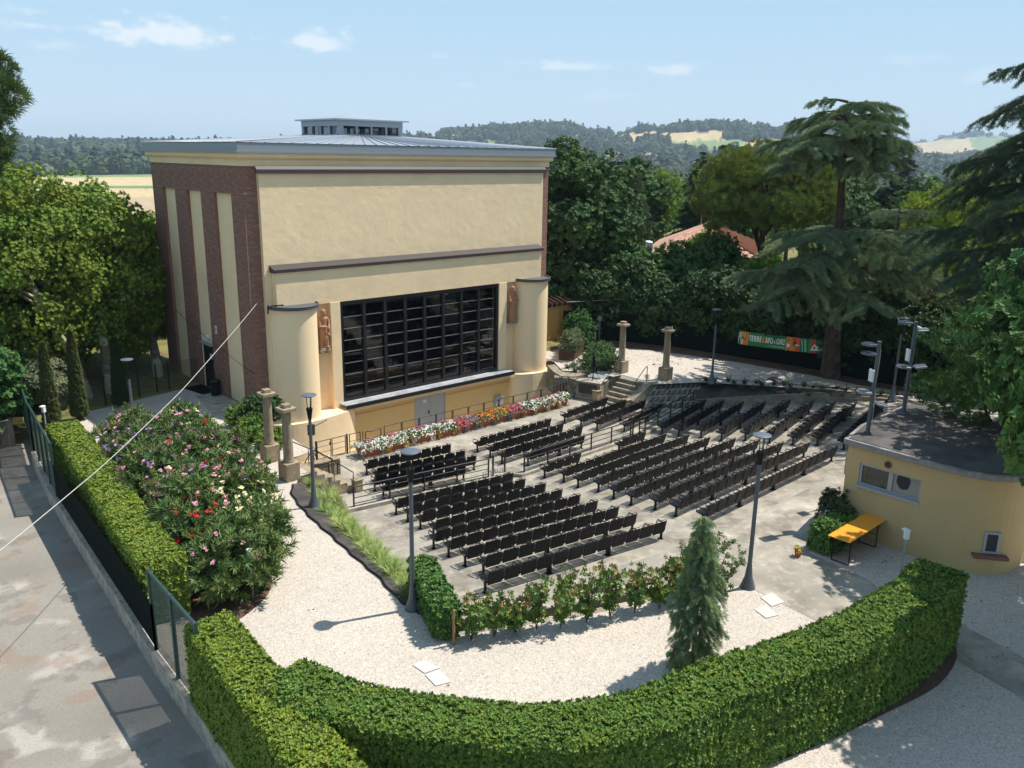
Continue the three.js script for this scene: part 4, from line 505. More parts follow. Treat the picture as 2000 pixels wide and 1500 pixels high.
// ---------- projection booth, table, masts ----------
{
  const H = 2.66, out = [[22.66, -10.45], ...[[22.62, -9.3], [22.58, -8.2], [22.6, -7.5]], ...smooth([[22.66, -7.1], [22.85, -6.65], [23.25, -6.27], [23.8, -6.1], [24.6, -6.1]], 14).map(p => [p[0], p[1]]), [27.6, -6.2], [27.6, -10.85], [24.2, -10.75]];
  const o = thing('projection_booth', 'low yellow flat-roofed booth with rounded corner and strip window', 'building'); const wsh = (y0, y1) => slab(out, y0, y1);
  // wall runs with the openings left free
  umesh('wall', [wsh(0, 1.55), wsh(2.2, H), slab([[22.655, -10.45], [22.645, -10.05], [23.1, -10.05], [23.1, -10.55]], 1.55, 2.2), slab([[22.59, -8.3], [22.58, -8.2], [22.6, -7.5], ...out.slice(4, -3), [27.5, -6.2], [27.5, -8.3]], 1.55, 2.2), bx(23.1, 27.5, 1.55, 2.2, -10.7, -10.4)], M.booth, o);
  const w = part('strip_window', o), z0 = -10.05, z1 = -8.3, xw = z => lerp(22.63, 22.6, (z - z0) / (z1 - z0)) + .1;
  umesh('window_frame', [bx(22.68, 22.78, 1.56, 1.62, z0, z1), bx(22.68, 22.78, 2.14, 2.2, z0, z1), bx(22.68, 22.78, 1.62, 2.14, z0, z0 + .07), bx(22.68, 22.78, 1.62, 2.14, z1 - .07, z1), bx(22.67, 22.79, 1.62, 2.14, -9.22, -9.1)], M.greyMetal, w); umesh('window_sill', bx(22.55, 22.78, 1.5, 1.555, z0 - .03, z1 + .03), M.door, w);
  const wg = new THREE.MeshPhysicalMaterial({ color: new THREE.Color(.7, .75, .76), transmission: 1, thickness: 0, roughness: .05 }); umesh('pane', bx(22.72, 22.73, 1.62, 2.14, z0 + .07, -9.22), wg, w); umesh('pane', bx(22.72, 22.73, 1.62, 2.14, -9.1, z1 - .07), std([.28, .26, .22], .4), w); umesh('blind_patch', slab(arc(0, 0, .24, 0, 6.283, 14).map(([a, b]) => [a + .04 * Math.sin(b * 30), b * .8]), 0, .004).rotateZ(PI / 2).translate(22.717, 1.98, -8.82), std([.03, .03, .032], .8), w);
  umesh('room_wall', bx(23.6, 23.65, 1.5, 2.3, -10.3, -8), M.greyMetal, o);
  const vent = part('vent_pipe', o); mesh('pipe_collar', new THREE.TorusGeometry(.085, .018, 6, 18).rotateY(PI / 2).translate(22.585, 2.38, -9.25), M.cotto, vent); mesh('pipe_mouth', new THREE.CylinderGeometry(.08, .08, .03, 18).rotateZ(PI / 2).translate(22.6, 2.38, -9.25), M.frame, vent);
  const tw = part('ticket_window', o); const twp = g => g.rotateY(.62).translate(22.98, 0, -6.5); umesh('window_frame', [bx(-.05, .03, .62, .68, -.2, .2), bx(-.05, .03, 1.16, 1.22, -.2, .2), bx(-.05, .03, .68, 1.16, -.2, -.13), bx(-.05, .03, .68, 1.16, .13, .2)].map(twp), M.greyMetal, tw); umesh('pane', twp(bx(-.02, -.01, .68, 1.16, -.13, .13)), M.slate, tw); umesh('ticket_shelf', twp(rb(.26, .09, .86, -.08, .55, 0, .02)), M.cotto, tw);
  umesh('wall_scar', bx(22.63, 22.655, 1.28, 1.34, -10.3, -10.12), M.pale, o);
  const rf = part('roof', o), rim = out.map(([x, z]) => [lerp(25.5, x, 1.045), lerp(-8.4, z, 1.05)]); umesh('parapet', slab(rim, H, H + .16, .01), M.parapet, rf); umesh('roof_felt', slab(rim.map(([x, z]) => [lerp(25.5, x, .965), lerp(-8.4, z, .955)]), H + .16, H + .175), M.roofFelt, rf);
}
{
  const t = thing('beer_table', 'orange folding table on black frame legs in front of the yellow booth', 'table', [21.5, 0, -9.38], .02);
  mesh('table_top', rb(2.2, .03, .62, 0, .77, 0, .012), M.orange, t); for (const x of [-.86, .78]) mesh('leg_frame', [bar([x, .02, -.24], [x, .755, -.24], .016), bar([x, .02, .24], [x, .755, .24], .016), bar([x, .02, -.24], [x, .02, .24], .016), bar([x, .74, -.24], [x, .74, .24], .014)], M.black, t); mesh('brace', [bar([-.86, .4, 0], [-.4, .75, 0], .01), bar([.78, .4, 0], [.35, .75, 0], .01), bar([-.86, .4, -.24], [-.86, .4, .24], .01), bar([.78, .4, -.24], [.78, .4, .24], .01)], M.black, t);
}
function mast(x, z, h, label, extra, lights) {
  const o = thing('floodlight_mast', label, 'mast', [x, 2.84, z], 0, 'floodlight masts on the booth roof'); mesh('pole', [bar([0, 0, 0], [0, h, 0], .06, 12, .055), cyl(.1, .1, .03, 0, 0, 0, 10)], M.lamp, o);
  for (const [y, a, tilt, l, dark] of lights) { const f = part('floodlight', o), g = gs => gs.map(q => q.rotateZ(tilt).rotateY(a).translate(0, y, 0)); mesh('housing', g([rb(.34, .06, .3, l, 0, 0, .015), ...[-.1, -.05, 0, .05, .1].map(k => bx(l - .15, l + .15, .03, .06, k - .008, k + .008))]), dark ? M.lampTop : M.greyMetal, f); mesh('floodlight_face', g([bx(l - .15, l + .15, -.036, -.031, -.13, .13)]), M.white, f); mesh('bracket', g([bx(0, l - .15, -.015, .015, -.02, .02)]), M.lamp, f); }
  for (const [y, a, w, hh] of extra) mesh('antenna_box', rb(.06, hh, w, .12, 0, 0, .015).rotateY(a).translate(0, y, 0), M.white, o);
  mesh('cable', tube([[.06, h - .1, .02], [.1, h - .5, .03], [.07, h * .5, .02], [.1, h * .38, .04], [.06, .2, .06]], .01, 5, 24), M.cable, o);
}
mast(23.55, -10.35, 2.72, 'dark mast with four floodlights at the near corner of the booth roof', [[1.72, 2.6, .2, .36], [1.5, .5, .08, .1]], [[2.62, 2.9, .1, .42, 1], [2.35, 2.9, .12, .38, 1], [1.2, 2.6, .1, .28, 0], [.92, -.7, -.25, .3, 0]]);
mast(26.25, -10.5, 2.95, 'dark mast with floodlights and white boxes at the far corner of the booth roof', [[1.9, 2.6, .18, .38], [2.7, -.6, .2, .18]], [[2.9, 2.9, .1, .5, 1], [1.5, 2.5, .1, .2, 0], [1.5, -.9, .15, .3, 0], [2.66, -.8, .1, .22, 0]]);
// ground slabs
{ const sl = (pts, l) => { const o = thing('inspection_cover', l, 'cover'); umesh('cover_plate', slab(pts, .004, .02), std([.47, .46, .43], .9), o); }; sl([[17.32, -9.73], [17.77, -9.67], [17.57, -9.21], [17.15, -9.31]], 'pale square cover in the gravel closest to the lamp behind the cedar'); sl([[16.7, -9.51], [17.1, -9.42], [16.91, -8.98], [16.56, -9.1]], 'pale square cover in the gravel nearer the curved hedge'); sl([[9.13, -13.01], [9.45, -12.98], [9.5, -12.55], [9.15, -12.6]], 'chalky white square cover in the gravel below the staked corner hedge'); sl([[9.12, -12.55], [9.45, -12.5], [9.38, -12.0], [9.06, -12.1]], 'pale square cover touching the chalky one below the corner hedge'); const o = thing('manhole_cover', 'dark square manhole cover in the far shaded gravel', 'cover'); umesh('cover_plate', slab([[36.5, -21.4], [37.2, -21.5], [37.2, -20.9], [36.5, -20.8]], .006, .02), M.lamp, o); }
// ---------- far side: screen fence, banner, sign, hut ----------
{
  const L = smooth([[35.2, -34.2], [36.9, -32.9], [38.75, -29.38], [39.45, -26.18], [39.75, -24.68], [40.26, -21.2], [40.3, -17.9], [40.9, -14.8], [42, -11]], 16);
  const o = thing('screen_fence', 'dark shading net fence along the far gravel path', 'fence'); for (let i = 0; i < 16; i++) { const a = L[i], b = L[i + 1]; umesh('net_panel', strip([[a[0], .02, a[1]], [b[0], .02, b[1]]], [[a[0], 1.75, a[1]], [b[0], 1.75, b[1]]]), M.screen, o); mesh('fence_post', bar([a[0] + .05, 0, a[1]], [a[0] + .05, 1.85, a[1]], .03), M.fenceG, o); }
  const b = thing('banner', 'long green and orange banner lettered TERRE&MOTORI on the dark fence', 'banner'); const A = [39.3, -24.82], Bq = [39.95, -20.3], n = 6;
  const cv = document.createElement('canvas'); cv.width = 1536; cv.height = 256; const c = cv.getContext('2d'), grad = (x, y, w, h, col) => { c.fillStyle = col; c.fillRect(x, y, w, h); };
  grad(0, 0, 1536, 256, '#1f7a42'); grad(0, 0, 70, 256, '#17643a'); grad(60, 0, 130, 256, '#e07a1d'); c.fillStyle = '#cfe3d0'; for (const [x, y, w, h, a] of [[8, 30, 16, 220, .1], [34, 60, 14, 190, -.1], [60, 20, 12, 120, .5], [20, 10, 50, 12, .2], [80, 140, 14, 110, .1]]) { c.save(); c.translate(x, y); c.rotate(a); c.fillRect(0, 0, w, h); c.restore(); } c.strokeStyle = '#26313a'; c.lineWidth = 12; c.beginPath(); c.moveTo(140, 0); c.quadraticCurveTo(150, 120, 105, 170); c.stroke(); c.strokeStyle = '#d8d8d0'; c.lineWidth = 6; c.beginPath(); c.moveTo(124, 0); c.quadraticCurveTo(132, 110, 96, 160); c.stroke(); c.fillStyle = '#17643a'; c.beginPath(); c.arc(88, 128, 26, 0, 7); c.fill();
  c.font = 'bold 150px sans-serif'; c.textBaseline = 'alphabetic'; const put = (s, x, w, col) => { c.save(); c.fillStyle = col; const m = c.measureText(s).width; c.translate(x, 165); c.scale(w / m, 1); c.fillText(s, 0, 0); c.restore(); };
  put('TERRE', 200, 240, '#eef2ec'); put('&', 442, 66, '#ee8420'); put('MOTORI', 508, 360, '#eef2ec'); c.fillStyle = '#d9d27a'; c.font = '34px sans-serif'; c.fillText('vini e', 560, 225); c.fillStyle = '#eef2ec'; c.font = 'bold 34px sans-serif'; c.fillText('Terre uniche!', 650, 225);
  grad(885, 0, 100, 256, '#e58a25'); grad(985, 0, 150, 256, '#df5a25'); c.fillStyle = '#6d8f24'; c.beginPath(); c.arc(925, 60, 32, 0, 7); c.fill(); c.fillStyle = '#dfe7ea'; c.beginPath(); c.moveTo(900, 120); c.lineTo(975, 150); c.lineTo(960, 215); c.lineTo(910, 190); c.fill(); grad(925, 215, 50, 41, '#4b2a5a'); c.fillStyle = '#2a1d22'; c.fillRect(1035, 30, 18, 60); c.fillRect(1022, 85, 46, 70); grad(1050, 130, 70, 24, '#e8e8e2'); grad(1050, 154, 70, 24, '#3c8a4c'); c.fillStyle = '#e58a25'; c.beginPath(); c.arc(1000, 210, 60, 0, 7); c.fill();
  grad(1135, 0, 401, 256, '#1e5a3c'); c.fillStyle = '#7fc09a'; for (const [x, w] of [[1150, 22], [1200, 34], [1285, 20]]) { c.save(); c.translate(x, 20); c.rotate(-.12); c.fillRect(0, 0, w, 230); c.restore(); } grad(1280, 0, 60, 256, '#2f8a55'); c.fillStyle = '#cf3a22'; c.beginPath(); c.moveTo(1335, 0); c.lineTo(1400, 0); c.lineTo(1425, 256); c.lineTo(1325, 256); c.fill(); c.fillStyle = '#e9e9e4'; c.beginPath(); c.moveTo(1330, 190); c.lineTo(1380, 90); c.lineTo(1410, 110); c.lineTo(1470, 205); c.lineTo(1330, 210); c.fill(); c.fillStyle = '#1c2a3a'; c.beginPath(); c.moveTo(1362, 175); c.lineTo(1398, 115); c.lineTo(1408, 180); c.fill(); grad(1420, 120, 116, 30, '#9fcbb0'); grad(1435, 175, 101, 20, '#9fcbb0');
  const bt = new THREE.CanvasTexture(cv); bt.colorSpace = THREE.SRGBColorSpace; const pos = [], uv = []; for (let i = 0; i < n; i++) { const q = (t, v) => { const sag = .06 * Math.sin(t * PI); return [lerp(A[0], Bq[0], t) - .16, lerp(lerp(.85, 1.56, v), lerp(1.0, 1.74, v), t) - sag * .5, lerp(A[1], Bq[1], t)]; }; const t0 = i / n, t1 = (i + 1) / n; pos.push(...q(t0, 0), ...q(t1, 0), ...q(t1, 1), ...q(t0, 0), ...q(t1, 1), ...q(t0, 1)); uv.push(t0, 0, t1, 0, t1, 1, t0, 0, t1, 1, t0, 1); }
  const g = new THREE.BufferGeometry(); g.setAttribute('position', new THREE.Float32BufferAttribute(pos, 3)); g.setAttribute('uv', new THREE.Float32BufferAttribute(uv, 2)); g.computeVertexNormals(); mesh('banner_print', g, new THREE.MeshStandardMaterial({ map: bt, roughness: .6, side: THREE.DoubleSide }), b); mesh('banner_tie', [0, .5, 1].flatMap(t => [bar([lerp(A[0], Bq[0], t) - .14, lerp(1.54, 1.72, t), lerp(A[1], Bq[1], t)], [lerp(A[0], Bq[0], t) + .1, lerp(1.58, 1.76, t), lerp(A[1], Bq[1], t)], .008, 4)]), M.white, b);
  const s = thing('sign_post', 'slim post with a small green emergency sign behind the far columns', 'sign', [35.37, 0, -26.5], .5); mesh('pole', bar([0, 0, 0], [0, 2.0, 0], .025, 8), M.lamp, s); mesh('sign_plate', bx(.02, .34, 1.7, 1.98, .02, .035), std([.02, .30, .17], .5), s); mesh('sign_symbol', [bx(.09, .13, 1.76, 1.9, .036, .039), bx(.15, .28, 1.82, 1.85, .036, .039), bx(.2, .23, 1.76, 1.92, .036, .039)], M.white, s);
  // yellow hut with tiled roof
  const h = thing('yellow_hut', 'small yellow hut with a mossy tiled roof behind the far tower', 'hut', [34.55, 0, -36.2], -.06); umesh('wall', bx(-2.6, 2.4, 0, 2.1, -2.2, 1.6), tx(tPlaster, 3, .9, { color: new THREE.Color().setRGB(.66, .40, .12) }), h); umesh('gable_band', bx(-2.65, 2.45, 2.0, 2.14, 1.6, 1.66), M.yellow, h);
  const ht = part('roof', h); for (let i = 0; i < 14; i++) for (let j = 0; j < 5; j++) { const m = mesh('roof_tile', new THREE.CylinderGeometry(.19, .16, .95, 6, 1, true, 0, PI).rotateX(-PI / 2 + .2), tileMats()[(i * 3 + j * 5) % 3], ht); m.position.set(-2.65 + i * .39, 2.26 + (4 - j) * .17, 1.5 - (4 - j) * .84); }
  umesh('roof_deck', strip([[-2.8, 2.2, 1.85], [2.6, 2.2, 1.85]], [[-2.8, 3.05, -2.4], [2.6, 3.05, -2.4]]), M.tile, ht);
  const pb = thing('corten_planter', 'rust brown raised planter with leafy shrubs beside the far tower', 'planter', [32.5, 0, -30.9], .5); umesh('box', bx(-1.0, 1.1, 0, .5, -.4, .4), M.corten, pb); umesh('earth', bx(-.97, 1.07, .47, .51, -.37, .37), M.soil, pb);
}
function tileMats() { return tileMats.m ??= [std([.20, .095, .065], .9), std([.15, .075, .055], .9), std([.11, .065, .05], .95)]; }
// ---------- house among the trees ----------
{
  const o = thing('tiled_house', 'low house with a pink tiled hip roof half hidden by trees', 'house', [53, 0, -37.2], .55); o.scale.set(.78, 1, .85); umesh('wall', bx(-6.2, 6.2, 0, 4.15, -4, 4), tx(tPlaster, 3, .9, { color: new THREE.Color().setRGB(.5, .42, .33) }), o); const rf = part('roof', o), e = [[-6.8, 4.1, 4.6], [6.8, 4.1, 4.6], [6.8, 4.1, -4.6], [-6.8, 4.1, -4.6]], a = [-2.0, 5.85, 0], b = [2.0, 5.85, 0];
  umesh('roof_slope', [strip([e[0], e[1]], [a, b]), strip([e[2], e[3]], [b, a]), strip([e[1], e[2]], [b, b]), strip([e[3], e[0]], [a, a])], tx(tTile, 2, .9, { color: new THREE.Color(1.15, 1.2, 1.2) }), rf);
  const tmat = [std([.50, .36, .30], .9), std([.43, .30, .25], .9), std([.56, .43, .37], .9)], tg = new THREE.CylinderGeometry(.11, .09, .62, 5, 1, true, 0, PI).rotateX(-PI / 2 + .364); let k = 0;
  for (let j = 0; j < 8; j++) for (let i = 0; i < 34; i++) { const t = (j + .5) / 8, y = lerp(4.16, 5.86, t), z = lerp(4.5, .05, t), w = lerp(6.7, 2.1, t), x = -6.6 + i * .4; if (Math.abs(x) > w) continue; const m = mesh('roof_tile', tg, tmat[(k++ * 7 + j) % 3], rf); m.position.set(x, y, z); }
  const ch = part('chimney', o); umesh('stack', bx(3.6, 4.2, 4.6, 5.6, 1.2, 1.8), std([.62, .40, .36], .9), ch); umesh('chimney_cap', [bx(3.5, 4.3, 5.6, 5.66, 1.1, 1.9), ...[3.62, 3.84, 4.06].map(x => bx(x, x + .12, 5.66, 5.86, 1.2, 1.8)), new THREE.ConeGeometry(.62, .25, 4).rotateY(PI / 4).translate(3.9, 5.98, 1.5)], std([.62, .36, .30], .9), ch);
  umesh('skylight', bx(-3.2, -2.3, 4.72, 4.76, 2.4, 3.2).rotateX(0), M.glass, o); mesh('flue', bar([-5.2, 4.3, 2.2], [-5.2, 5.3, 2.2], .1, 8), M.black, o);
  const an = thing('antenna', 'tall thin television antenna with a red dish on the tiled house', 'antenna', [53.0, 5.8, -37.6]); mesh('antenna_mast', bar([0, -.1, 0], [0, 4.1, 0], .035), M.greyMetal, an); mesh('antenna_elements', [...[0, 1, 2, 3, 4, 5].map(i => bar([-.5 + i * .2, 3.9, -.3], [-.5 + i * .2, 3.9, .3], .02)), bar([-.6, 3.9, 0], [.6, 3.9, 0], .02), ...[0, 1, 2, 3].map(i => bar([-.4 + i * .3, 2.8, -.5], [-.4 + i * .3, 2.8, .5], .02)), bar([-.5, 2.8, 0], [.6, 2.8, 0], .02)], M.greyMetal, an); mesh('dish', new THREE.SphereGeometry(.36, 16, 6, 0, 6.283, 0, .9).rotateX(PI / 2 + .2).translate(0, .72, -.1), std([.30, .045, .04], .7), an);
  const ac = thing('air_conditioner', 'pair of white air conditioning units on a frame beside the house roof', 'air conditioner', [46.2, 4.2, -37.0], .7); mesh('unit_case', rb(.8, .75, .34, 0, .4, 0, .03), M.white, ac); mesh('unit_case', rb(.8, .8, .34, -1.0, .42, .1, .03), M.white, ac); mesh('fan_grille', [cyl(.28, .28, .02, 0, 0, 0, 18).rotateX(PI / 2).translate(.1, .4, .17), cyl(.28, .28, .02, 0, 0, 0, 18).rotateX(PI / 2).translate(-.9, .42, .27)], M.lamp, ac); mesh('frame', [bx(-1.5, .5, -.02, .03, -.2, .35), bar([-1.3, -4.2, 0], [-1.3, 0, 0], .05), bar([.3, -4.2, 0], [.3, 0, 0], .05)], M.greyMetal, ac);
}
// ---------- left side: low wall, fence, cable ----------
{
  const wl = thing('concrete_wall', 'low concrete wall between the parking lot and the hedges', 'wall'); const P = [[6.62, -32.6], [6.13, -28.57], [5.63, -21.94], [5.28, -17.12], [5.17, -14.4], [5.08, -12.76], [4.8, -5], [4.5, 6]];
  for (let i = 0; i < P.length - 1; i++) { const a = P[i], b = P[i + 1]; umesh('wall_section', slab([[a[0] + .12, a[1]], [b[0] + .12, b[1] - .006], [b[0] - .12, b[1] - .006], [a[0] - .12, a[1]]], -.55, .02), M.pale, wl); }
  const f = thing('mesh_fence', 'green post and net fence standing on the low concrete wall', 'fence'), seg = (a, b, h, mat, nm, bare) => { const d = Math.hypot(b[0] - a[0], b[1] - a[1]), n = Math.max(1, Math.round(d / 1.4)); for (let i = 0; i < n; i++) { const p = [lerp(a[0], b[0], i / n), lerp(a[1], b[1], i / n)], q = [lerp(a[0], b[0], (i + 1) / n), lerp(a[1], b[1], (i + 1) / n)]; umesh(nm, strip([[p[0], .04, p[1]], [q[0], .04, q[1]]], [[p[0], h, p[1]], [q[0], h, q[1]]]), mat, f); if (bare) continue; mesh('post', bx(p[0] - .035, p[0] + .035, 0, h + .04, p[1] - .035, p[1] + .035), M.fenceG, f); mesh('top_rail', bar([p[0], h, p[1]], [q[0], h, q[1]], .035), M.fenceG, f); } mesh('post', bx(b[0] - .035, b[0] + .035, 0, h + .04, b[1] - .035, b[1] + .035), M.fenceG, f); };
  seg([5.27, -17.1], [5.17, -14.4], 1.9, M.greenNet, 'net_panel'); seg([6.62, -32.6], [6.05, -27.6], 1.75, M.greenNet, 'net_panel'); seg([7.4, -37.6], [6.62, -32.6], 1.6, M.greenNet, 'net_panel'); seg([6.05, -27.6], [5.27, -17.1], 1.1, M.screen, 'screen_shade_panel', true); seg([5.17, -14.4], [4.75, -4], 1.3, M.screen, 'screen_shade_panel', true);  // black sheet along the oleander hedge stands in for the shade there
  tag(mesh('dry_leaf', leafGeo(1, .16, .05, .3, 0, 5).rotateX(PI / 2).translate(5.02, .75, -13.6), std([.6, .33, .03], .8, { side: THREE.DoubleSide })), 'single yellow leaf caught on the dark fence screen', 'leaf');
  const tw = thing('timber_wall', 'grey timber board wall at the far end of the parking lot', 'wall', [6.4, -.5, -35.3], .12); const tm = [std([.20, .165, .13], .9), std([.16, .135, .11], .9), std([.24, .20, .155], .9)]; for (let i = 0; i < 9; i++) { const m = umesh('board', rb(.24, 1.0 + .02 * (i % 3), .04, 0, 0, 0, .008), tm[i % 3], tw); m.position.set(-1.95 + i * .25, .5, 0); } umesh('top_board', bx(-2.1, .2, 1.02, 1.06, -.05, .06), tm[0], tw);
  tag(mesh('overhead_cable', tube([[15.24, 4.64, -32.02], [13.0, 4.22, -29.3], [9.0, 3.62, -24.4], [5.5, 3.4, -20.1], [2.6, 3.42, -16.6], [-1, 3.75, -12.2], [-6, 4.5, -6]], .0095, 6, 60), M.cable), 'pale cable hanging from the brick corner across the hedge and parking lot', 'cable');
  tag(mesh('overhead_cable', tube([[35.2, 2.3, -33.9], [37.5, 2.5, -32.0], [40.0, 3.1, -30.0], [42, 3.9, -28.6]], .018, 5, 24), M.cable), 'thin pale cable from the yellow hut into the dark trees', 'cable');
  // yard fence behind the cypresses
  const yf = thing('yard_fence', 'dark wire fence with posts along the back of the shaded yard', 'fence'), Q = [[8.1, -36.0], [9.5, -36.75], [10.4, -36.95], [11.2, -37.2], [11.95, -37.4], [12.8, -37.6], [13.4, -37.75], [14.86, -37.95]]; for (let i = 0; i < Q.length - 1; i++) { const a = Q[i], b = Q[i + 1]; umesh('wire_panel', strip([[a[0], .04, a[1]], [b[0], .04, b[1]]], [[a[0], 1.25, a[1]], [b[0], 1.25, b[1]]]), M.wire, yf); mesh('post', bar([a[0], 0, a[1]], [a[0], 1.32, a[1]], .035, 6), M.rail, yf); }
  // speaker stand beside the near stairs
  const sp = thing('tripod_stand', 'black tripod stand with a small speaker and loose cables beside the near stairs', 'stand', [14.75, -1.1, -27.3], .4); for (let k = 0; k < 3; k++) mesh('leg', bar([Math.cos(k * 2.1) * .45, 0, Math.sin(k * 2.1) * .45], [0, .75, 0], .018), M.black, sp); mesh('pole', bar([0, .3, 0], [0, 1.55, 0], .022), M.black, sp); mesh('speaker', rb(.22, .42, .2, 0, 1.55, 0, .02), M.frame, sp); mesh('cross_bar', bar([0, 1.62, 0], [1.1, 1.62, -.1], .016), M.black, sp); mesh('loose_cable', tube([[0, .9, 0], [.3, .5, .2], [.6, .1, .3], [.9, .02, .1], [1.2, .02, .3]], .012, 5, 24), M.black, sp);
  const cs = thing('equipment_cover', 'grey cloth covered box on the floor beside the tripod stand', 'box', [15.25, -1.1, -27.0], .3); umesh('cloth', new THREE.ConeGeometry(.42, .55, 5, 2).translate(0, .27, 0), std([.45, .46, .48], .9), cs);
}
// low timber rail and stakes at the shrub row
{ const e = thing('timber_edging', 'low weathered timber board along the young shrub row', 'edging'); const P = [[10.45, -13.5], [12.2, -12.75], [14.0, -12.0], [16.3, -11.15]]; for (let i = 0; i < 3; i++) umesh('board', slab([[P[i][0], P[i][1]], [P[i + 1][0] - .01, P[i + 1][1]], [P[i + 1][0] - .01, P[i + 1][1] - .05], [P[i][0], P[i][1] - .05]], .01, .22), std([.13, .12, .10], .9), e);
  for (const [x, z, h, l] of [[10.28, -13.05, .85, 'wooden stake at the gravel corner of the dense shrub hedge'], [10.85, -15.0, .9, 'wooden stake inside the dense shrub hedge next to the lamp'], [16.85, -10.95, .9, 'wooden stake in the shrub behind the young cedar']]) tag(mesh('wooden_stake', [bar([x, 0, z], [x, h, z], .035, 6, .03), cyl(.03, .005, .05, x, h, z, 6)], M.wood), l, 'stake'); }
// ---------- hedges ----------
function hedge(name, label, pts, hw, h, col, seed, size, dens, group) {
  const r = rng(seed), L = smooth(pts, 60), o = thing(name, label, 'hedge', [0, 0, 0], 0, group), sp = new Spray(), nrm = L.map((p, i) => { const a = L[Math.max(0, i - 1)], b = L[Math.min(60, i + 1)], d = Math.hypot(b[0] - a[0], b[1] - a[1]); return [-(b[1] - a[1]) / d, (b[0] - a[0]) / d]; });
  const side = (s, y) => L.map((p, i) => [p[0] + nrm[i][0] * s, y, p[1] + nrm[i][1] * s]), c = hw - .1, cap = i => strip([side(-c, .05)[i], side(c, .05)[i]], [side(-c, h - .1)[i], side(c, h - .1)[i]]);
  mesh('core', [strip(side(-c, .05), side(-c, h - .1)), strip(side(c, .05), side(c, h - .1)), strip(side(-c, h - .1), side(c, h - .1)), cap(0), cap(60)], std(col, 1, { side: THREE.DoubleSide }), o);
  let len = 0; const seg = []; for (let i = 0; i < 60; i++) { const d = Math.hypot(L[i + 1][0] - L[i][0], L[i + 1][1] - L[i][1]); seg.push(d); len += d; }
  const at = (u, s) => { const f = u * 60, i = Math.min(59, Math.floor(f)), t = f - i; return [lerp(L[i][0], L[i + 1][0], t) + nrm[i][0] * s, lerp(L[i][1], L[i + 1][1], t) + nrm[i][1] * s, nrm[i]]; };
  const leaf = (x, y, z, nx, ny, nz, sc) => { const k = vnoise(x * 3 + 50, z * 3 + y * 2, 0); sp.add(x, y, z, nx + (r() - .5) * 1.3, ny + (r() - .5) * .9 + .25, nz + (r() - .5) * 1.3, sc * (.7 + .6 * r()), tint(r, k > .7 ? [col[0] * 1.22, col[1] * 1.1, col[2]] : col, .2, .12), r() * 6.283); };
  const bump = (u, s) => .05 * (vnoise(u * len * 2.2, s * 3 + 9, 0) - .5);
  for (let i = 0; i < dens * len * hw * 2; i++) { const u = r(), s = (r() * 2 - 1) * hw, [x, z] = at(u, s); leaf(x, h + bump(u, s) - .07 * r() - .05 * Math.pow(Math.abs(s) / hw, 6), z, 0, 1, 0, size); }
  for (const k of [-1, 1]) for (let i = 0; i < dens * .8 * len * h; i++) { const u = r(), y = .06 + (h - .06) * r(), [x, z, n] = at(u, k * (hw + bump(u, y * 4) - .06 * r())); leaf(x, y, z, n[0] * k, .35, n[1] * k, size); }
  for (const e of [0, 1]) for (let i = 0; i < dens * hw * 2 * h; i++) { const s = (r() * 2 - 1) * hw, y = .06 + (h - .06) * r(), [x, z, n] = at(e, s); leaf(x + (r() - .5) * .08, y, z + (r() - .5) * .08, (e ? 1 : -1) * n[1], .3, (e ? -1 : 1) * n[0], size); }
  for (let i = 0; i < len * .9; i++) { const [x, z] = at(r(), (r() * 2 - 1) * hw * .8); for (let k = 0; k < 4; k++) leaf(x, h + .03 + .05 * k, z, 0, 1.5, 0, size * .9); }
  sp.build('leaves', G.hedge, M.gloss, o); return o;
}
const HG = [.165, .225, .034];
hedge('clipped_hedge', 'long clipped green hedge along the parking lot beside the oleanders', [[7.1, -30.4], [6.68, -25.3], [6.18, -20.8], [5.95, -18.15]], .46, 1.5, HG, 301, .105, 640);
hedge('clipped_hedge', 'clipped green hedge beside the parking lot at the bottom edge', [[5.56, -14.75], [5.36, -12], [5.22, -10.2], [5.1, -8], [4.95, -4.5]], .44, 1.7, HG, 302, .095, 800);
hedge('curved_hedge', 'curved clipped green hedge sweeping round the white gravel', [[5.75, -12.1], [6.2, -10.75], [7.25, -9.25], [8.15, -8.25], [9.0, -7.68], [10.0, -7.27], [11.1, -7.12], [12.5, -6.75], [15, -6.22], [17.5, -6.1], [18.75, -6.2]], .52, 1.76, [.115, .185, .034], 303, .095, 800);
hedge('corner_hedge', 'dense low evergreen hedge at the lamp post corner of the seating', [[11.2, -15.55], [10.75, -14.4], [10.3, -13.3]], .27, .85, [.085, .17, .04], 304, .14, 330);
hedge('booth_hedge', 'low bright green hedge between the orange table and the booth wall', [[20.75, -10.02], [21.4, -10.0], [22.15, -10.05]], .3, .75, [.09, .17, .035], 305, .15, 330);
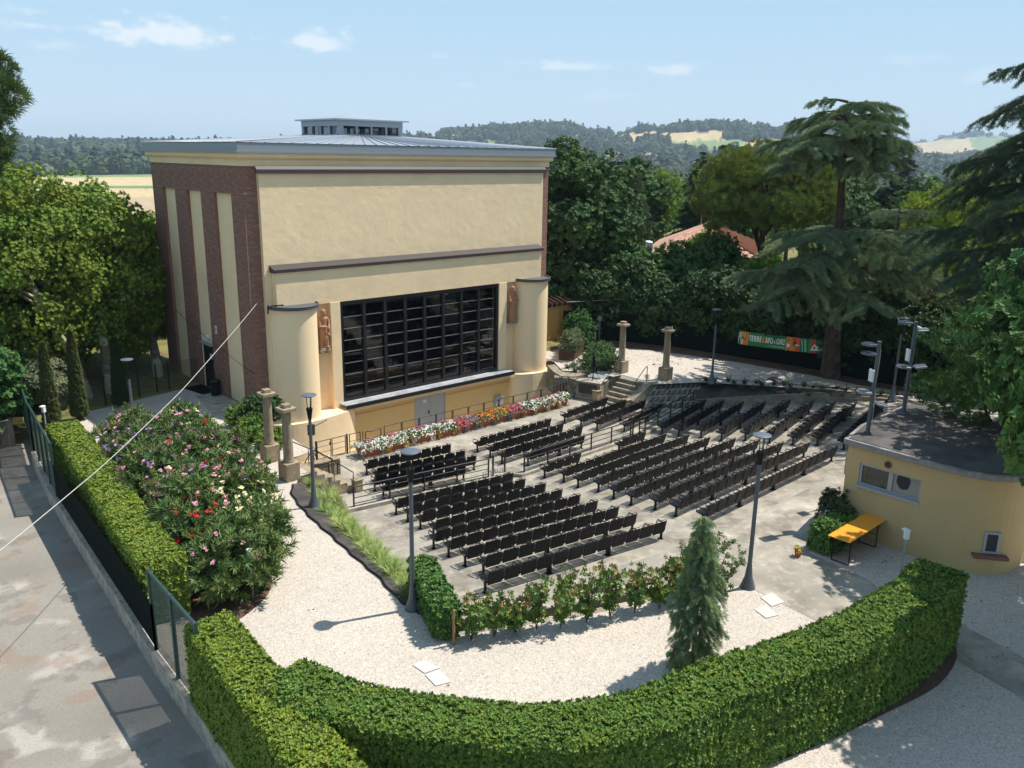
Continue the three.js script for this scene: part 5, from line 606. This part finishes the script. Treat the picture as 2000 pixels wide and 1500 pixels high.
// ---------- shrubs and small plants ----------
function shrub(name, label, cat, x, y, z, rx, h, n, per, size, col, seed, geo, mat, group, o2) {
  const r = rng(seed), o = thing(name, label, cat, [x, y, z], 0, group), sp = new Spray(), st = [];
  for (let i = 0; i < 6; i++) { const a = i * 1.05 + r(), q = rx * (.3 + .4 * r()); st.push(limb([[0, 0, 0, .02 + .01 * rx], [q * .4 * Math.cos(a), h * .35, q * .4 * Math.sin(a), .015], [q * Math.cos(a), h * (.7 + .15 * r()), q * Math.sin(a), .005]], 5)); }
  mesh('stems', st, M.bark, o); crown(sp, r, 0, h * .55, 0, rx, h * .45, n, per, size, col, o2); sp.build('leaves', geo, mat || M.leaf, o); return o;
}
{
  const P = [[10.7, -12.95, 1.05], [11.16, -12.7, .95], [11.65, -12.52, .8], [12.1, -12.3, 1.2], [12.55, -11.98, 1.15], [13.2, -11.76, 1.15], [13.75, -11.52, 1.2], [14.4, -11.32, 1.1], [15.0, -11.05, 1.0], [15.55, -10.95, 1.2], [16.1, -10.85, 1.15]];
  const W = ['next to the staked corner', 'second from the staked corner', 'short one, third from the staked corner', 'tall one, fourth from the staked corner', 'fifth from the staked corner', 'sixth from the staked corner', 'seventh from the staked corner', 'eighth from the staked corner', 'ninth from the staked corner', 'just left of the young cedar', 'partly behind the young cedar'];
  P.forEach(([x, z, h], i) => { const r = rng(400 + i), o = thing('young_shrub', 'young leafy laurel in the row below the seats, ' + W[i], 'shrub', [x, 0, z], 0, 'young laurels behind the seating'), sp = new Spray(), st = []; for (let k = 0; k < 6; k++) { const a = r() * 6.28, q = .12 + .2 * r(), H = h * 1.15 * (.72 + .35 * r()); st.push(limb([[0, 0, 0, .012], [q * .5 * Math.cos(a), H * .5, q * .5 * Math.sin(a), .009], [q * Math.cos(a), H, q * Math.sin(a), .004]], 4)); for (let j = 0; j < 20; j++) { const t = .2 + .8 * r(), b = r() * 6.28; sp.add(q * t * Math.cos(a) + .13 * Math.cos(b) * r(), H * t, q * t * Math.sin(a) + .13 * Math.sin(b) * r(), Math.cos(b), .5, Math.sin(b), .14 + .08 * r(), tint(r, t > .8 && r() < .35 ? [.24, .2, .06] : [.13, .2, .045], .25, .15), r() * 6); } } mesh('stems', st, M.bark, o); sp.build('leaves', G.laurel, M.gloss, o); });
  shrub('leafy_shrub', 'pale leafy shrub behind the young cedar beside the lamp base', 'shrub', 16.75, 0, -10.75, .55, 1.35, 26, 16, .17, [.13, .16, .06], 431, G.laurel, M.leaf, null, { clump: .4 });
  shrub('leafy_shrub', 'dark red green shrub against the booth wall behind the table', 'shrub', 22.3, 0, -10.45, .42, 1.2, 30, 18, .15, [.05, .065, .025], 432, G.laurel, M.gloss, null, { clump: .4 });
  { const o = thing('flower_pot', 'small pot of yellow flowers at the end of the booth hedge', 'flower pot', [20.1, 0, -10.3]); mesh('pot', cyl(.07, .1, .14, 0, 0, 0, 12), M.terraPot, o); const sp = new Spray(), r = rng(8); for (let i = 0; i < 46; i++) sp.add((r() - .5) * .22, .16 + .12 * r(), (r() - .5) * .22, r() - .5, 1, r() - .5, .07, i % 2 ? [.62, .5, .04] : [.08, .13, .03], r() * 6); sp.build('flowers', G.petal, M.petal, o); }
  // oleanders
  const OL = [[7.55, -18.35, .95, 1.55, 'pink', 'dense one with few pink blooms, nearest the curved end of the bed'], [8.45, -19.5, .95, 1.6, 'cream', 'with cream blooms beside the white path'], [7.4, -20.4, .85, 1.75, 'red', 'with scattered red blooms beside the clipped hedge'], [9.0, -21.0, .95, 1.8, 'cream', 'with many pale yellow blooms facing the lamp'], [8.2, -22.0, 1.0, 1.95, 'pink', 'with soft pink blooms in the very middle of the bed'], [9.55, -22.7, .95, 1.85, 'pink', 'with pink blooms facing the near column'], [7.75, -23.9, .95, 2.0, 'pink', 'with pale pink blooms in the middle beside the hedge'], [9.2, -24.6, 1.05, 2.05, 'pink', 'with mixed pink blooms in the middle of the bed'], [10.1, -25.2, .85, 1.8, 'pink', 'with pink and red blooms nearest the columns'], [8.2, -26.2, 1.0, 2.05, 'mauve', 'with mauve blooms towards the yard'], [9.7, -27.0, 1.0, 2.1, 'pink', 'with rose pink and cream blooms at the back'], [8.7, -28.3, .95, 1.95, 'pink', 'with pink blooms at the back corner near the yard lamp'], [10.3, -28.0, .8, 1.9, 'cream', 'with cream blooms at the back of the bed near the building']];
  const FC = { pink: [.70, .36, .44], cream: [.72, .66, .38], red: [.52, .03, .04], mauve: [.5, .3, .55] };
  OL.forEach(([x, z, q, h, c, l], i) => { const o = shrub('oleander', 'oleander bush ' + l, 'shrub', x, 0, z, q, h, 40, 17, .27, [.10, .145, .045], 450 + i, G.oleander, M.gloss, 'oleander bushes in the bed', { clump: .36, droop: .3 }); const fl = new Spray(), r = rng(470 + i), n = i < 2 ? 12 : c == 'red' ? 26 : 46; for (let k = 0; k < n; k++) { const u = .2 + .8 * r(), a = r() * 6.28, s = Math.sqrt(1 - u * u), X = q * 1.12 * s * Math.cos(a), Y = h * .55 + h * .52 * u, Z = q * 1.12 * s * Math.sin(a), cc = r() < .15 ? FC[['pink', 'cream', 'red', 'mauve'][Math.floor(r() * 4)]] : FC[c]; for (let m = 0; m < 5; m++) fl.add(X + (r() - .5) * .13, Y + (r() - .5) * .1, Z + (r() - .5) * .13, s * Math.cos(a) + r() - .5, u + .4, s * Math.sin(a) + r() - .5, .075 + .05 * r(), tint(r, cc, .2, .06), r() * 6); } fl.build('flowers', G.petal, M.petal, o); });
  // grass tufts on the near bank
  const tuft = (seed, n, len, wid) => { const r = rng(seed), p = []; for (let i = 0; i < n; i++) { const a = r() * 6.283, L = len * (.6 + .5 * r()), ou = .35 + .6 * r(), bx0 = (r() - .5) * .1, bz = (r() - .5) * .1, ca = Math.cos(a), sa = Math.sin(a); let q = [bx0, 0, bz], w = wid; for (let k = 1; k <= 3; k++) { const t = k / 3, nx = bx0 + ca * L * ou * t, ny = L * (t * 1.05 - .75 * ou * t * t), nz = bz + sa * L * ou * t, w2 = wid * (1 - t * .95); p.push(q[0] - sa * w, q[1], q[2] + ca * w, nx - sa * w2, ny, nz + ca * w2, q[0] + sa * w, q[1], q[2] - ca * w, q[0] + sa * w, q[1], q[2] - ca * w, nx - sa * w2, ny, nz + ca * w2, nx + sa * w2, ny, nz - ca * w2); q = [nx, ny, nz]; w = w2; } } const g = new THREE.BufferGeometry(); g.setAttribute('position', new THREE.Float32BufferAttribute(p, 3)); g.computeVertexNormals(); return g; };
  const tg = [1, 2, 3].map(k => tuft(500 + k, 70, .42, .009)), gm = [[.26, .34, .06], [.2, .29, .05], [.32, .38, .09]].map(c => new THREE.MeshPhysicalMaterial({ color: new THREE.Color().setRGB(...c), roughness: .6, transmission: .25, thickness: 0, side: THREE.DoubleSide })), r = rng(511);
  for (let i = 0; i < 27; i++) for (let j = 0; j < 3; j++) { const t = (i + .3 + .4 * r()) / 28, f = t * 28, k = Math.floor(f), a = bankTop[k], b = bankBot[k], s = .36 + .25 * j + (r() - .5) * .14, y = s < .25 ? .02 : lerp(.02, b[2], (s - .25) / .75); const m = mesh('grass_tuft', tg[(i + j) % 3], gm[Math.floor(r() * 3)]); m.position.set(lerp(a[0], b[0], s), y - .01, lerp(a[1], b[1], s)); m.rotation.y = r() * 6; m.scale.setScalar(.85 + .4 * r()); tag(m, 'arching yellow green grass tuft on the bank between white path and seats', 'grass tuft', 'grass tufts on the near bank'); }
  const dm = [[.035, .06, .018], [.05, .085, .02]].map(c => new THREE.MeshPhysicalMaterial({ color: new THREE.Color().setRGB(...c), roughness: .6, transmission: .15, thickness: 0, side: THREE.DoubleSide })), td = tuft(520, 46, .5, .014);
  for (let i = 0; i < 40; i++) { const t = (i >> 1) / 19.5, m = mesh('spiky_plant', td, dm[i % 2]); m.position.set(lerp(33.9, 39.2, t) + .2 * Math.sin(i * 2) - (i % 2) * .3, i % 2 ? -.22 : -.02, lerp(-23.3, -15.5, t) + .2 * Math.cos(i * 3) + (i % 2) * .22); m.rotation.y = i; m.scale.setScalar(.8 + .4 * r()); tag(m, 'dark spiky leaved plant on the far bank above the seats', 'plant', 'spiky plants on the far bank'); }
  for (let i = 0; i < 9; i++) { const m = mesh('spiky_plant', td, dm[1]); m.position.set(30.3 + .35 * (i % 3) + .2 * r(), -.05, -29.4 + .75 * Math.floor(i / 3) + .3 * r()); m.scale.setScalar(1 + .3 * r()); tag(m, 'green spiky plant on the bank above the rough stone wall', 'plant', 'spiky plants above the stone wall'); }
  // bushes by the far tower and hut
  shrub('clipped_bush', 'round trimmed dark green bush in front of the yellow hut', 'bush', 34.3, 0, -32.0, .85, 2.05, 70, 40, .15, [.05, .12, .03], 540, G.hedge, M.gloss, null, { clump: .3, squash: 1, inner: .7 });
  [[31.9, -30.5], [32.6, -31.0], [33.2, -31.4]].forEach(([x, z], i) => shrub('leafy_shrub', ['grey green shrub in the rust brown planter, end nearest the tower', 'grey green shrub in the middle of the rust brown planter', 'grey green shrub in the rust brown planter, end nearest the round bush'][i], 'shrub', x, .45, z, .5, .85, 24, 24, .17, [.12, .15, .07], 545 + i, G.small, M.leaf, 'shrubs in the rust brown planter', { clump: .35 }));
  [[31.3, -28.2, .6, .8], [32.3, -28.6, .65, .95], [31.9, -27.6, .5, .7], [33.1, -29.4, .7, .9]].forEach(([x, z, q, h], i) => shrub('leafy_shrub', ['low green shrub behind the memorial', 'fuller green shrub left of the far column', 'small green shrub next to the far column plinth', 'green shrub between planter and far column'][i], 'shrub', x, 0, z, q, h, 26, 24, .17, [.07, .12, .04], 550 + i, G.small, M.leaf, 'shrubs on the memorial bank', { clump: .35 }));
  shrub('leafy_shrub', 'dark glossy bush between the near columns and the round tower', 'bush', 13.9, 0, -29.6, .7, 1.45, 44, 34, .15, [.04, .075, .025], 560, G.hedge, M.gloss); [[13.0, -28.6, .5, .9], [13.2, -27.5, .45, .7], [13.6, -30.6, .5, .8]].forEach(([x, z, q, h], i) => shrub('leafy_shrub', ['bright green shrub left of the near columns', 'low bright green shrub behind the first near column', 'bright green shrub at the building corner'][i], 'shrub', x, 0, z, q, h, 26, 26, .17, [.13, .2, .04], 563 + i, G.small, M.leaf));
}
// ---------- trees ----------
function broadTree(label, x, z, h, o) {
  const r = rng(o.seed), t = thing(o.name || 'leafy_tree', label, 'tree', [x, o.y || 0, z], 0, o.group), rad = o.r, cy = o.cy ?? h * .6, ry = o.ry ?? h - cy, tr = o.tr ?? h * .022, lx = o.lean?.[0] ?? 0, lz = o.lean?.[1] ?? 0, limbs = [limb([[0, -.2, 0, tr * 1.35], [lx * .2, h * .18, lz * .2, tr], [lx * .6 + .1 * (r() - .5), h * .4, lz * .6, tr * .75], [lx, cy + ry * .3, lz, tr * .3]], 10)];
  for (let i = 0; i < (o.limbs ?? 8); i++) { const a = i * 2.4 + r(), b = .22 + .4 * r(), y0 = h * b, q = rad * (.55 + .35 * r()); limbs.push(limb([[lx * b * 1.5, y0, lz * b * 1.5, tr * .45], [lx + q * .45 * Math.cos(a), y0 + (cy - y0) * .6 + .3, lz + q * .45 * Math.sin(a), tr * .3], [lx + q * Math.cos(a), cy + ry * (r() * .7 - .15), lz + q * Math.sin(a), tr * .1]], 6)); }
  mesh('trunk', limbs, o.bark || M.bark, t); const sp = new Spray(); crown(sp, r, lx, cy, lz, rad, ry, o.n, o.per, o.size, o.col, o); sp.build('crown', o.geo || G.broad, o.mat || M.leaf, t); return t;
}
const PL = [.15, .205, .03], planes = [['plane tree with pale forked trunk behind the dark yard fence', 10.2, -38.6, 9.9, -1.6, -2.4, 3.1], ['plane tree leaning over the yard fence, right of the forked one', 11.2, -38.8, 9.2, .6, -3.2, 2.9], ['plane tree close to the back corner of the brick wall', 13.9, -40.4, 7.6, .6, -3.5, 2.6], ['tall plane tree rising at the left behind the cypresses', 6.4, -43, 9.9, 0, -1, 3.6], ['plane tree filling the left edge under the pine', 3.6, -41.5, 8.6, .8, -.5, 3.2], ['plane tree far behind the others beside the fields', 12.0, -51, 8.8, 0, 0, 3.4], ['plane tree behind the brick building corner', 17.2, -51, 6.8, 0, 0, 3.0], ['plane tree rising behind the leaning one', 8.4, -48, 10.4, 0, 0, 3.2]];
planes.forEach(([l, x, z, h, lx, lz, R], i) => broadTree(l, x, z, h, { name: 'plane_tree', seed: 600 + i, r: R, cy: h * .53, ry: h * .47, n: 280, per: 56, size: .175, col: PL, tr: .2, bark: M.planeBark, lean: [lx, lz], group: 'plane trees behind the yard', clump: .2, inner: .3 }));
const LOOK = { oak: [[.055, .102, .028], G.broad, .4], laurel: [[.05, .105, .026], G.laurel, .34], light: [[.15, .22, .03], G.fine, .36], ginkgo: [[.22, .27, .025], G.fine, .36], decid: [[.065, .118, .034], G.broad, .42], dark: [[.02, .04, .016], G.broad, .45], olive: [[.14, .16, .06], G.fine, .3], bamboo: [[.035, .07, .02], G.laurel, .32] };
[['oak', 'big dark green oak beside the far corner of the theatre', 39.6, -38.2, 11, 4.0, 90, 60], ['oak', 'dark oak behind the yellow hut', 35.5, -42, 10.2, 3.6, 80, 55], ['oak', 'leafy oak between the theatre and the tiled house', 45.7, -40.3, 9.8, 2.6, 60, 55], ['decid', 'round grey green tree behind the oaks', 60.8, -50, 10.2, 2.6, 50, 50], ['light', 'bright green tree in the gap left of the spruce', 72, -56, 9.3, 2.6, 44, 44],
['laurel', 'glossy laurel tree above the yellow hut wire', 39.9, -33.2, 4.9, 2.3, 70, 55], ['laurel', 'glossy laurel tree hiding the left end of the tiled house', 42.0, -31.6, 5.3, 2.2, 70, 55], ['laurel', 'glossy laurel tree hiding the middle of the tiled house', 44.6, -30.2, 5.6, 2.1, 70, 55], ['light', 'feathery light green bush below the tiled roof', 45.0, -27.0, 5.0, 1.7, 50, 46], ['light', 'sunlit yellow green shrub rising above the laurels', 47.6, -33.0, 6.9, 1.2, 30, 36],
['decid', 'mid green tree directly behind the great cedar', 68, -34.5, 10.4, 3.2, 60, 52], ['decid', 'mid green tree right of the great cedar top', 74, -30, 9.2, 3.0, 56, 50], ['dark', 'dark layered tree right of the great cedar', 82, -36, 8.6, 2.6, 50, 46], ['ginkgo', 'tall yellow green ginkgo with pointed top at the right', 65.8, -24, 10.2, 2.1, 56, 48], ['ginkgo', 'yellow green ginkgo left of the tallest one', 66.1, -26.6, 8.6, 2.0, 50, 48], ['ginkgo', 'yellow green ginkgo nearest the right edge', 67.4, -21.8, 9.4, 1.9, 50, 48], ['olive', 'rounded olive coloured bush above the dark screen at the right', 50.2, -19.8, 4.7, 1.6, 44, 44], ['ginkgo', 'low yellow green tree below the ginkgos', 58, -19.5, 6.2, 2.2, 54, 46], ['decid', 'dark leafy tree under the right edge cedar branches', 43.5, -13.2, 6.4, 2.2, 56, 50], ['oak', 'shady tree between the great cedar and the laurels', 48.5, -24.5, 5.2, 2.3, 56, 48], ['decid', 'spreading tree behind the spruce', 70, -47, 9.4, 3.4, 60, 50], ['olive', 'pale bush behind the air conditioning units', 50, -43.5, 6.4, 2.2, 44, 44], ['decid', 'grey green tree above the house ridge', 62, -41.5, 8.4, 2.8, 56, 50], ['light', 'lime tree far behind the house', 80, -46, 8.8, 3.0, 50, 46], ['decid', 'broad tree far right behind the ginkgos', 84, -26, 9.6, 3.4, 56, 48], ['oak', 'low tree between hut and laurels', 37.4, -36.2, 4.6, 2.0, 50, 48]
].forEach(([k, l, x, z, h, R, n, per], i) => broadTree(l, x, z, h, { seed: 640 + i, r: R, cy: h * .54, ry: h * .46, n: Math.round(n * 1.8), per: Math.round(per * .62), size: LOOK[k][2], col: LOOK[k][0], geo: LOOK[k][1], mat: k == 'laurel' ? M.gloss : M.leaf, tr: .14 + .004 * h, limbs: 5, clump: .25, inner: .4 }));
// evergreen screen behind the net fence
for (let i = 0; i < 17; i++) { const t = i / 16, z = lerp(-33.2, -12.5, t), x = lin([[-34.2, 35.2], [-32.9, 36.9], [-29.4, 38.75], [-26.2, 39.45], [-21.2, 40.26], [-17.9, 40.3], [-14.8, 40.9], [-11, 42]], z) + 1.15 + .3 * Math.sin(i * 2.2), h = 3.9 + .7 * Math.sin(i * 1.7); broadTree('dark evergreen in the tall screen behind the net fence', x, z, h, { name: 'screen_tree', seed: 700 + i, r: 1.4, cy: h * .58, ry: h * .42, n: 46, per: 46, size: .27, col: LOOK.bamboo[0], geo: G.laurel, mat: M.gloss, tr: .07, limbs: 4, group: 'evergreens behind the net fence', clump: .36 }); }
// trees just outside the frame whose shade falls on the gravel at the right
broadTree('airy robinia tree overhanging the booth roof at the right edge', 28.9, -7.9, 7.6, { name: 'robinia_tree', seed: 720, r: 2.0, cy: 4.7, ry: 2.0, n: 46, per: 34, size: .26, col: [.06, .115, .03], geo: G.fine, tr: .13, lean: [-1.7, -.5], clump: .26, inner: .3, squash: .45 });
broadTree('airy robinia tree beyond the booth shading its roof', 33.0, -9.2, 7.4, { name: 'robinia_tree', seed: 721, r: 2.6, cy: 4.4, ry: 2.6, n: 70, per: 36, size: .27, col: [.055, .105, .028], geo: G.fine, tr: .13, lean: [-.8, 0], clump: .26, inner: .3, squash: .5 });
broadTree('tree outside the frame shading the gravel beyond the hedge end', 24.0, -2.2, 8.4, { seed: 722, r: 2.9, cy: 5.8, ry: 2.2, n: 80, per: 52, size: .36, col: [.06, .12, .03], tr: .16, lean: [-2.2, -1.2], clump: .3, inner: .3 });
broadTree('second tree outside the frame shading the driveway', 22.2, -.8, 8.6, { seed: 723, r: 2.8, cy: 5.8, ry: 2.0, n: 80, per: 52, size: .36, col: [.06, .12, .03], tr: .16, lean: [-3.0, -1.5], clump: .3, inner: .2 });
broadTree('tree outside the frame shading the ticket window corner', 27.2, -4.4, 8.6, { seed: 724, r: 2.3, cy: 6.2, ry: 1.9, n: 60, per: 46, size: .34, col: [.06, .12, .03], tr: .15, lean: [-2.4, -1.6], clump: .3, inner: .2 });
// cypresses and bushes at the yard
[[7.92, -35.3, 3.3, 'slim cypress nearest the green fence'], [8.98, -35.5, 3.65, 'tallest slim cypress, in the sunlit gravel corner'], [10.83, -36.35, 2.95, 'slim cypress in the shade of the theatre, coloured darker for it']].forEach(([x, z, h, l], i) => { const r = rng(740 + i), o = thing('cypress', l, 'cypress', [x, 0, z], 0, 'slim cypresses in the yard'), sp = new Spray(); mesh('trunk', limb([[0, -.1, 0, .07], [0, h * .5, 0, .05], [0, h * .95, 0, .01]], 7), M.bark, o); for (let k = 0; k < 2300; k++) { const t = r(), q = .3 * Math.pow(1 - t, .55) * sstep(0, .08, t + .03) * (.75 + .35 * r()), a = r() * 6.283; sp.add(q * Math.cos(a), .05 + t * h * .98, q * Math.sin(a), Math.cos(a) * .4, 1, Math.sin(a) * .4, .1 + .07 * r(), tint(r, i == 2 ? [.045, .075, .025] : [.085, .105, .03], .2, .12), r() * 6); } sp.build('foliage', G.fine, M.needle, o); });  // third cypress has the theatre's shade put into its needle colour
[[5.4, -37.0, 1.9, 3.0, [.05, .12, .03]], [3.4, -36.6, 1.7, 2.8, [.06, .13, .03]], [6.4, -39.4, 1.4, 2.6, [.05, .11, .03]], [8.6, -38.4, 1.0, 1.9, [.11, .13, .07]], [4.6, -34.6, 1.2, 1.6, [.055, .12, .035]]].forEach(([x, z, q, h, c], i) => shrub('leafy_shrub', ['bright green bush behind the timber wall', 'green bush at the left edge behind the parking lot', 'green bush left of the slim cypresses', 'grey leaved bush between the two sunlit cypresses', 'low green bush beside the timber wall'][i], 'bush', x, i == 1 || i == 4 ? -.5 : 0, z, q, h, 60, 50, .28, c, 750 + i, G.broad, M.leaf));
// conifers
function cedar(label, x, z, h, o) {
  const r = rng(o.seed), t = thing(o.name || 'cedar_tree', label, 'tree', [x, 0, z], 0, o.group), sp = new Spray(), tr = o.tr, lb = []; const tp = o.top ?? h, tl = o.tl || [0, 0];
  mesh('trunk', limb([[0, -.2, 0, tr * 1.5], [tl[0] * .1, h * .12, 0, tr], [tl[0] * .4, h * .45, tl[1] * .4, tr * .8], [tl[0] * .8, h * .75, tl[1] * .8, tr * .5], [tl[0], h * .98, tl[1], tr * .12]], 10), o.bark || M.cedarBark, t);
  for (const [f, len, n, dr, rise] of o.tiers) for (let i = 0; i < n; i++) {
    const a = i * 6.283 / n + r() * .9 + f * 9, L = len * (.7 + .45 * r()), y0 = h * f + (r() - .5) * h * .05, ox = tl[0] * f, oz = tl[1] * f, P = s => [ox + Math.cos(a) * L * s, y0 + rise * L * s - dr * L * s * s, oz + Math.sin(a) * L * s]; lb.push(limb([0, .35, .7, 1].map((s, k) => [...P(s), tr * (.32 - .1 * k) * (.4 + len / 6) * (k == 3 ? .3 : 1)]), 5));
    const nb = Math.max(5, Math.round(L * (o.nb ?? 4.2)));
    for (let k = 0; k < nb; k++) {   // drooping branchlets left and right of the limb, gaps between them
      const s = .16 + .86 * (k + r()) / nb, sg = k % 2 ? 1 : -1, lw = L * .42 * (1.2 - s * .75) * (.6 + .7 * r()) * (o.wide ?? 1), p = P(Math.min(s, 1)), fw = .45 + .5 * r(), dx = Math.cos(a) * fw - Math.sin(a) * sg, dz = Math.sin(a) * fw + Math.cos(a) * sg, m = Math.max(3, Math.round(lw * (o.dens ?? 20))), cc = tint(r, o.col, .18, .1);
      for (let j = 0; j < m; j++) { const t = (j + r()) / m, dp = (o.hang ?? 1) * (.12 * t + .34 * t * t), q = .1 * lw; sp.add(p[0] + dx * lw * t + (r() - .5) * q, p[1] - dp * lw + (r() - .5) * q, p[2] + dz * lw * t + (r() - .5) * q, dx + (r() - .5) * .9, -(o.hang ?? 1) * (.15 + .7 * t) + (r() - .5) * .5, dz + (r() - .5) * .9, o.size * (.65 + .6 * r()), tint(r, cc, .14, .08), r() * 6.283); }
    }
  }
  mesh('branches', lb, o.bark || M.cedarBark, t); sp.build('needles', o.geo || G.spray, M.needle, t); return t;
}
cedar('great flat-topped cedar rising beside the banner', 39.5, -19.6, 13.0, { seed: 800, tr: .34, tl: [-1.4, 0], col: [.13, .175, .09], size: .37, dens: 25, tiers: [[.34, 4.4, 4, .1, .04], [.42, 5.0, 5, .1, .06], [.5, 4.6, 4, .12, .08], [.57, 3.8, 5, .14, .1], [.81, 3.1, 8, .42, .3], [.87, 3.3, 9, .42, .38], [.93, 2.8, 9, .38, .4], [.98, 1.7, 6, .3, .3]] });
cedar('blue green cedar with arching branches right of the great cedar', 51.4, -22.4, 8.0, { seed: 801, tr: .22, col: [.12, .165, .085], size: .42, dens: 14, tiers: [[.35, 3.2, 6, .15, .1], [.5, 3.4, 7, .15, .12], [.65, 3.2, 7, .2, .18], [.8, 2.6, 7, .24, .24], [.93, 1.6, 6, .24, .3]] });
cedar('tall dark cedar hanging in from the right edge', 38.4, -10.9, 16.5, { seed: 802, tr: .34, col: [.06, .09, .05], size: .4, dens: 15, hang: 1.3, tiers: [[.36, 3.8, 6, .2, .02], [.43, 4.2, 6, .2, .02], [.5, 4.2, 6, .2, .05], [.57, 4.1, 6, .2, .05], [.64, 3.9, 6, .2, .05], [.71, 3.5, 6, .2, .06], [.79, 3.0, 6, .2, .06], [.87, 2.3, 5, .2, .06], [.95, 1.4, 5, .2, .06]] });
cedar('small flat cedar far beyond the umbrella pine', 85.1, -56.3, 12.6, { seed: 803, tr: .3, col: [.05, .075, .045], size: .7, dens: 8, hang: .6, tiers: [[.55, 3.2, 6, .1, .04], [.68, 3.2, 6, .1, .04], [.8, 2.6, 6, .1, .05], [.92, 1.6, 5, .1, .1]] });
cedar('dark pointed spruce behind the antenna', 60.5, -43.4, 10.4, { name: 'spruce_tree', seed: 804, tr: .2, col: [.028, .05, .026], size: .5, dens: 14, nb: 6, hang: .7, tiers: Array.from({ length: 14 }, (_, i) => [.18 + i * .058, 2.4 * (1 - i / 14.5) + .15, 8, .1, -.12]) });
cedar('grey green conifer left of the spruce', 56, -47, 10.2, { name: 'spruce_tree', seed: 805, tr: .2, col: [.075, .11, .065], size: .5, dens: 14, nb: 6, hang: .8, tiers: Array.from({ length: 12 }, (_, i) => [.22 + i * .064, 2.3 * (1 - i / 13) + .2, 7, .12, -.08]) });
cedar('small dark conifer under the right edge branches', 62, -13.5, 8, { name: 'spruce_tree', seed: 806, tr: .2, col: [.03, .052, .028], size: .5, dens: 12, nb: 6, hang: .7, tiers: Array.from({ length: 9 }, (_, i) => [.2 + i * .085, 2.6 * (1 - i / 10) + .2, 7, .12, -.06]) });
cedar('young drooping cedar standing in the gravel inside the curved hedge', 13.45, -8.95, 3.65, { name: 'young_cedar', seed: 807, tr: .045, col: [.16, .215, .10], size: .165, dens: 58, nb: 12, wide: 1.0, hang: 2.2, tiers: Array.from({ length: 18 }, (_, i) => [.04 + i * .053, (i < 4 ? .36 + .03 * i : i < 10 ? .44 : .44 * (1 - (i - 9) / 9.5)) + .05, 6, .5, .3]) });
// umbrella pine and corner pine
{ const pine = (label, x, z, h, R, cy, ry, n, per, size, col, seed, lean, tr) => broadTree(label, x, z, h, { name: 'pine_tree', seed, r: R, cy, ry, n, per, size, col, geo: G.needle, mat: M.needle, tr, bark: M.cedarBark, lean, clump: .22, flat: .35, inner: .6, squash: .9 }); pine('broad domed umbrella pine with yellowish crown', 46.8, -28.6, 11.0, 3.9, 8.2, 2.6, 130, 60, .34, [.17, .2, .045], 820, [0, 0], .24); broadTree('tall pine reaching into the top left corner', 3.2, -29.6, 13.6, { name: 'pine_tree', seed: 821, r: 2.2, cy: 11.7, ry: 2.1, n: 70, per: 60, size: .34, col: [.085, .125, .04], geo: G.needle, mat: M.needle, tr: .2, bark: M.cedarBark, lean: [1.2, -.4], clump: .3, inner: .4 }); }

// fallen leaves on the gravel: far path under the trees, beside the hedges and round the booth
{
  const r = rng(900), sp = new Spray(), drop = (x, z, n, R) => { for (let i = 0; i < n; i++) { const a = r() * 6.283, q = R * Math.sqrt(r()); sp.add(x + q * Math.cos(a), .012, z + q * Math.sin(a), Math.cos(a) * 2, .25, Math.sin(a) * 2, .05 + .05 * r(), tint(r, r() < .6 ? [.26, .17, .09] : [.18, .13, .07], .3, .1), r() * 6); } };
  for (const [x, z, n, R] of [[37.5, -21, 220, 2.6], [36.6, -25, 260, 2.8], [35.6, -28.5, 220, 2.4], [38.2, -18, 120, 1.8], [34.5, -30.5, 80, 1.5], [20.5, -5, 80, 2.6], [18, -3.5, 60, 2.4], [22, -7.6, 24, 1.2], [14, -9.6, 10, 2], [9, -14, 14, 3], [8.8, -31, 20, 2.5], [11, -34, 14, 2.5]]) drop(x, z, n, R);
  const m = sp.build('leaf_litter', leafGeo(1, .9, .3, .4, 0, 3, .3), std(0xffffff, .9, { side: THREE.DoubleSide })); m.userData = { kind: 'stuff', label: 'dry fallen leaves scattered over the gravel', category: 'leaf litter' };
}
renderer.render(scene, camera);
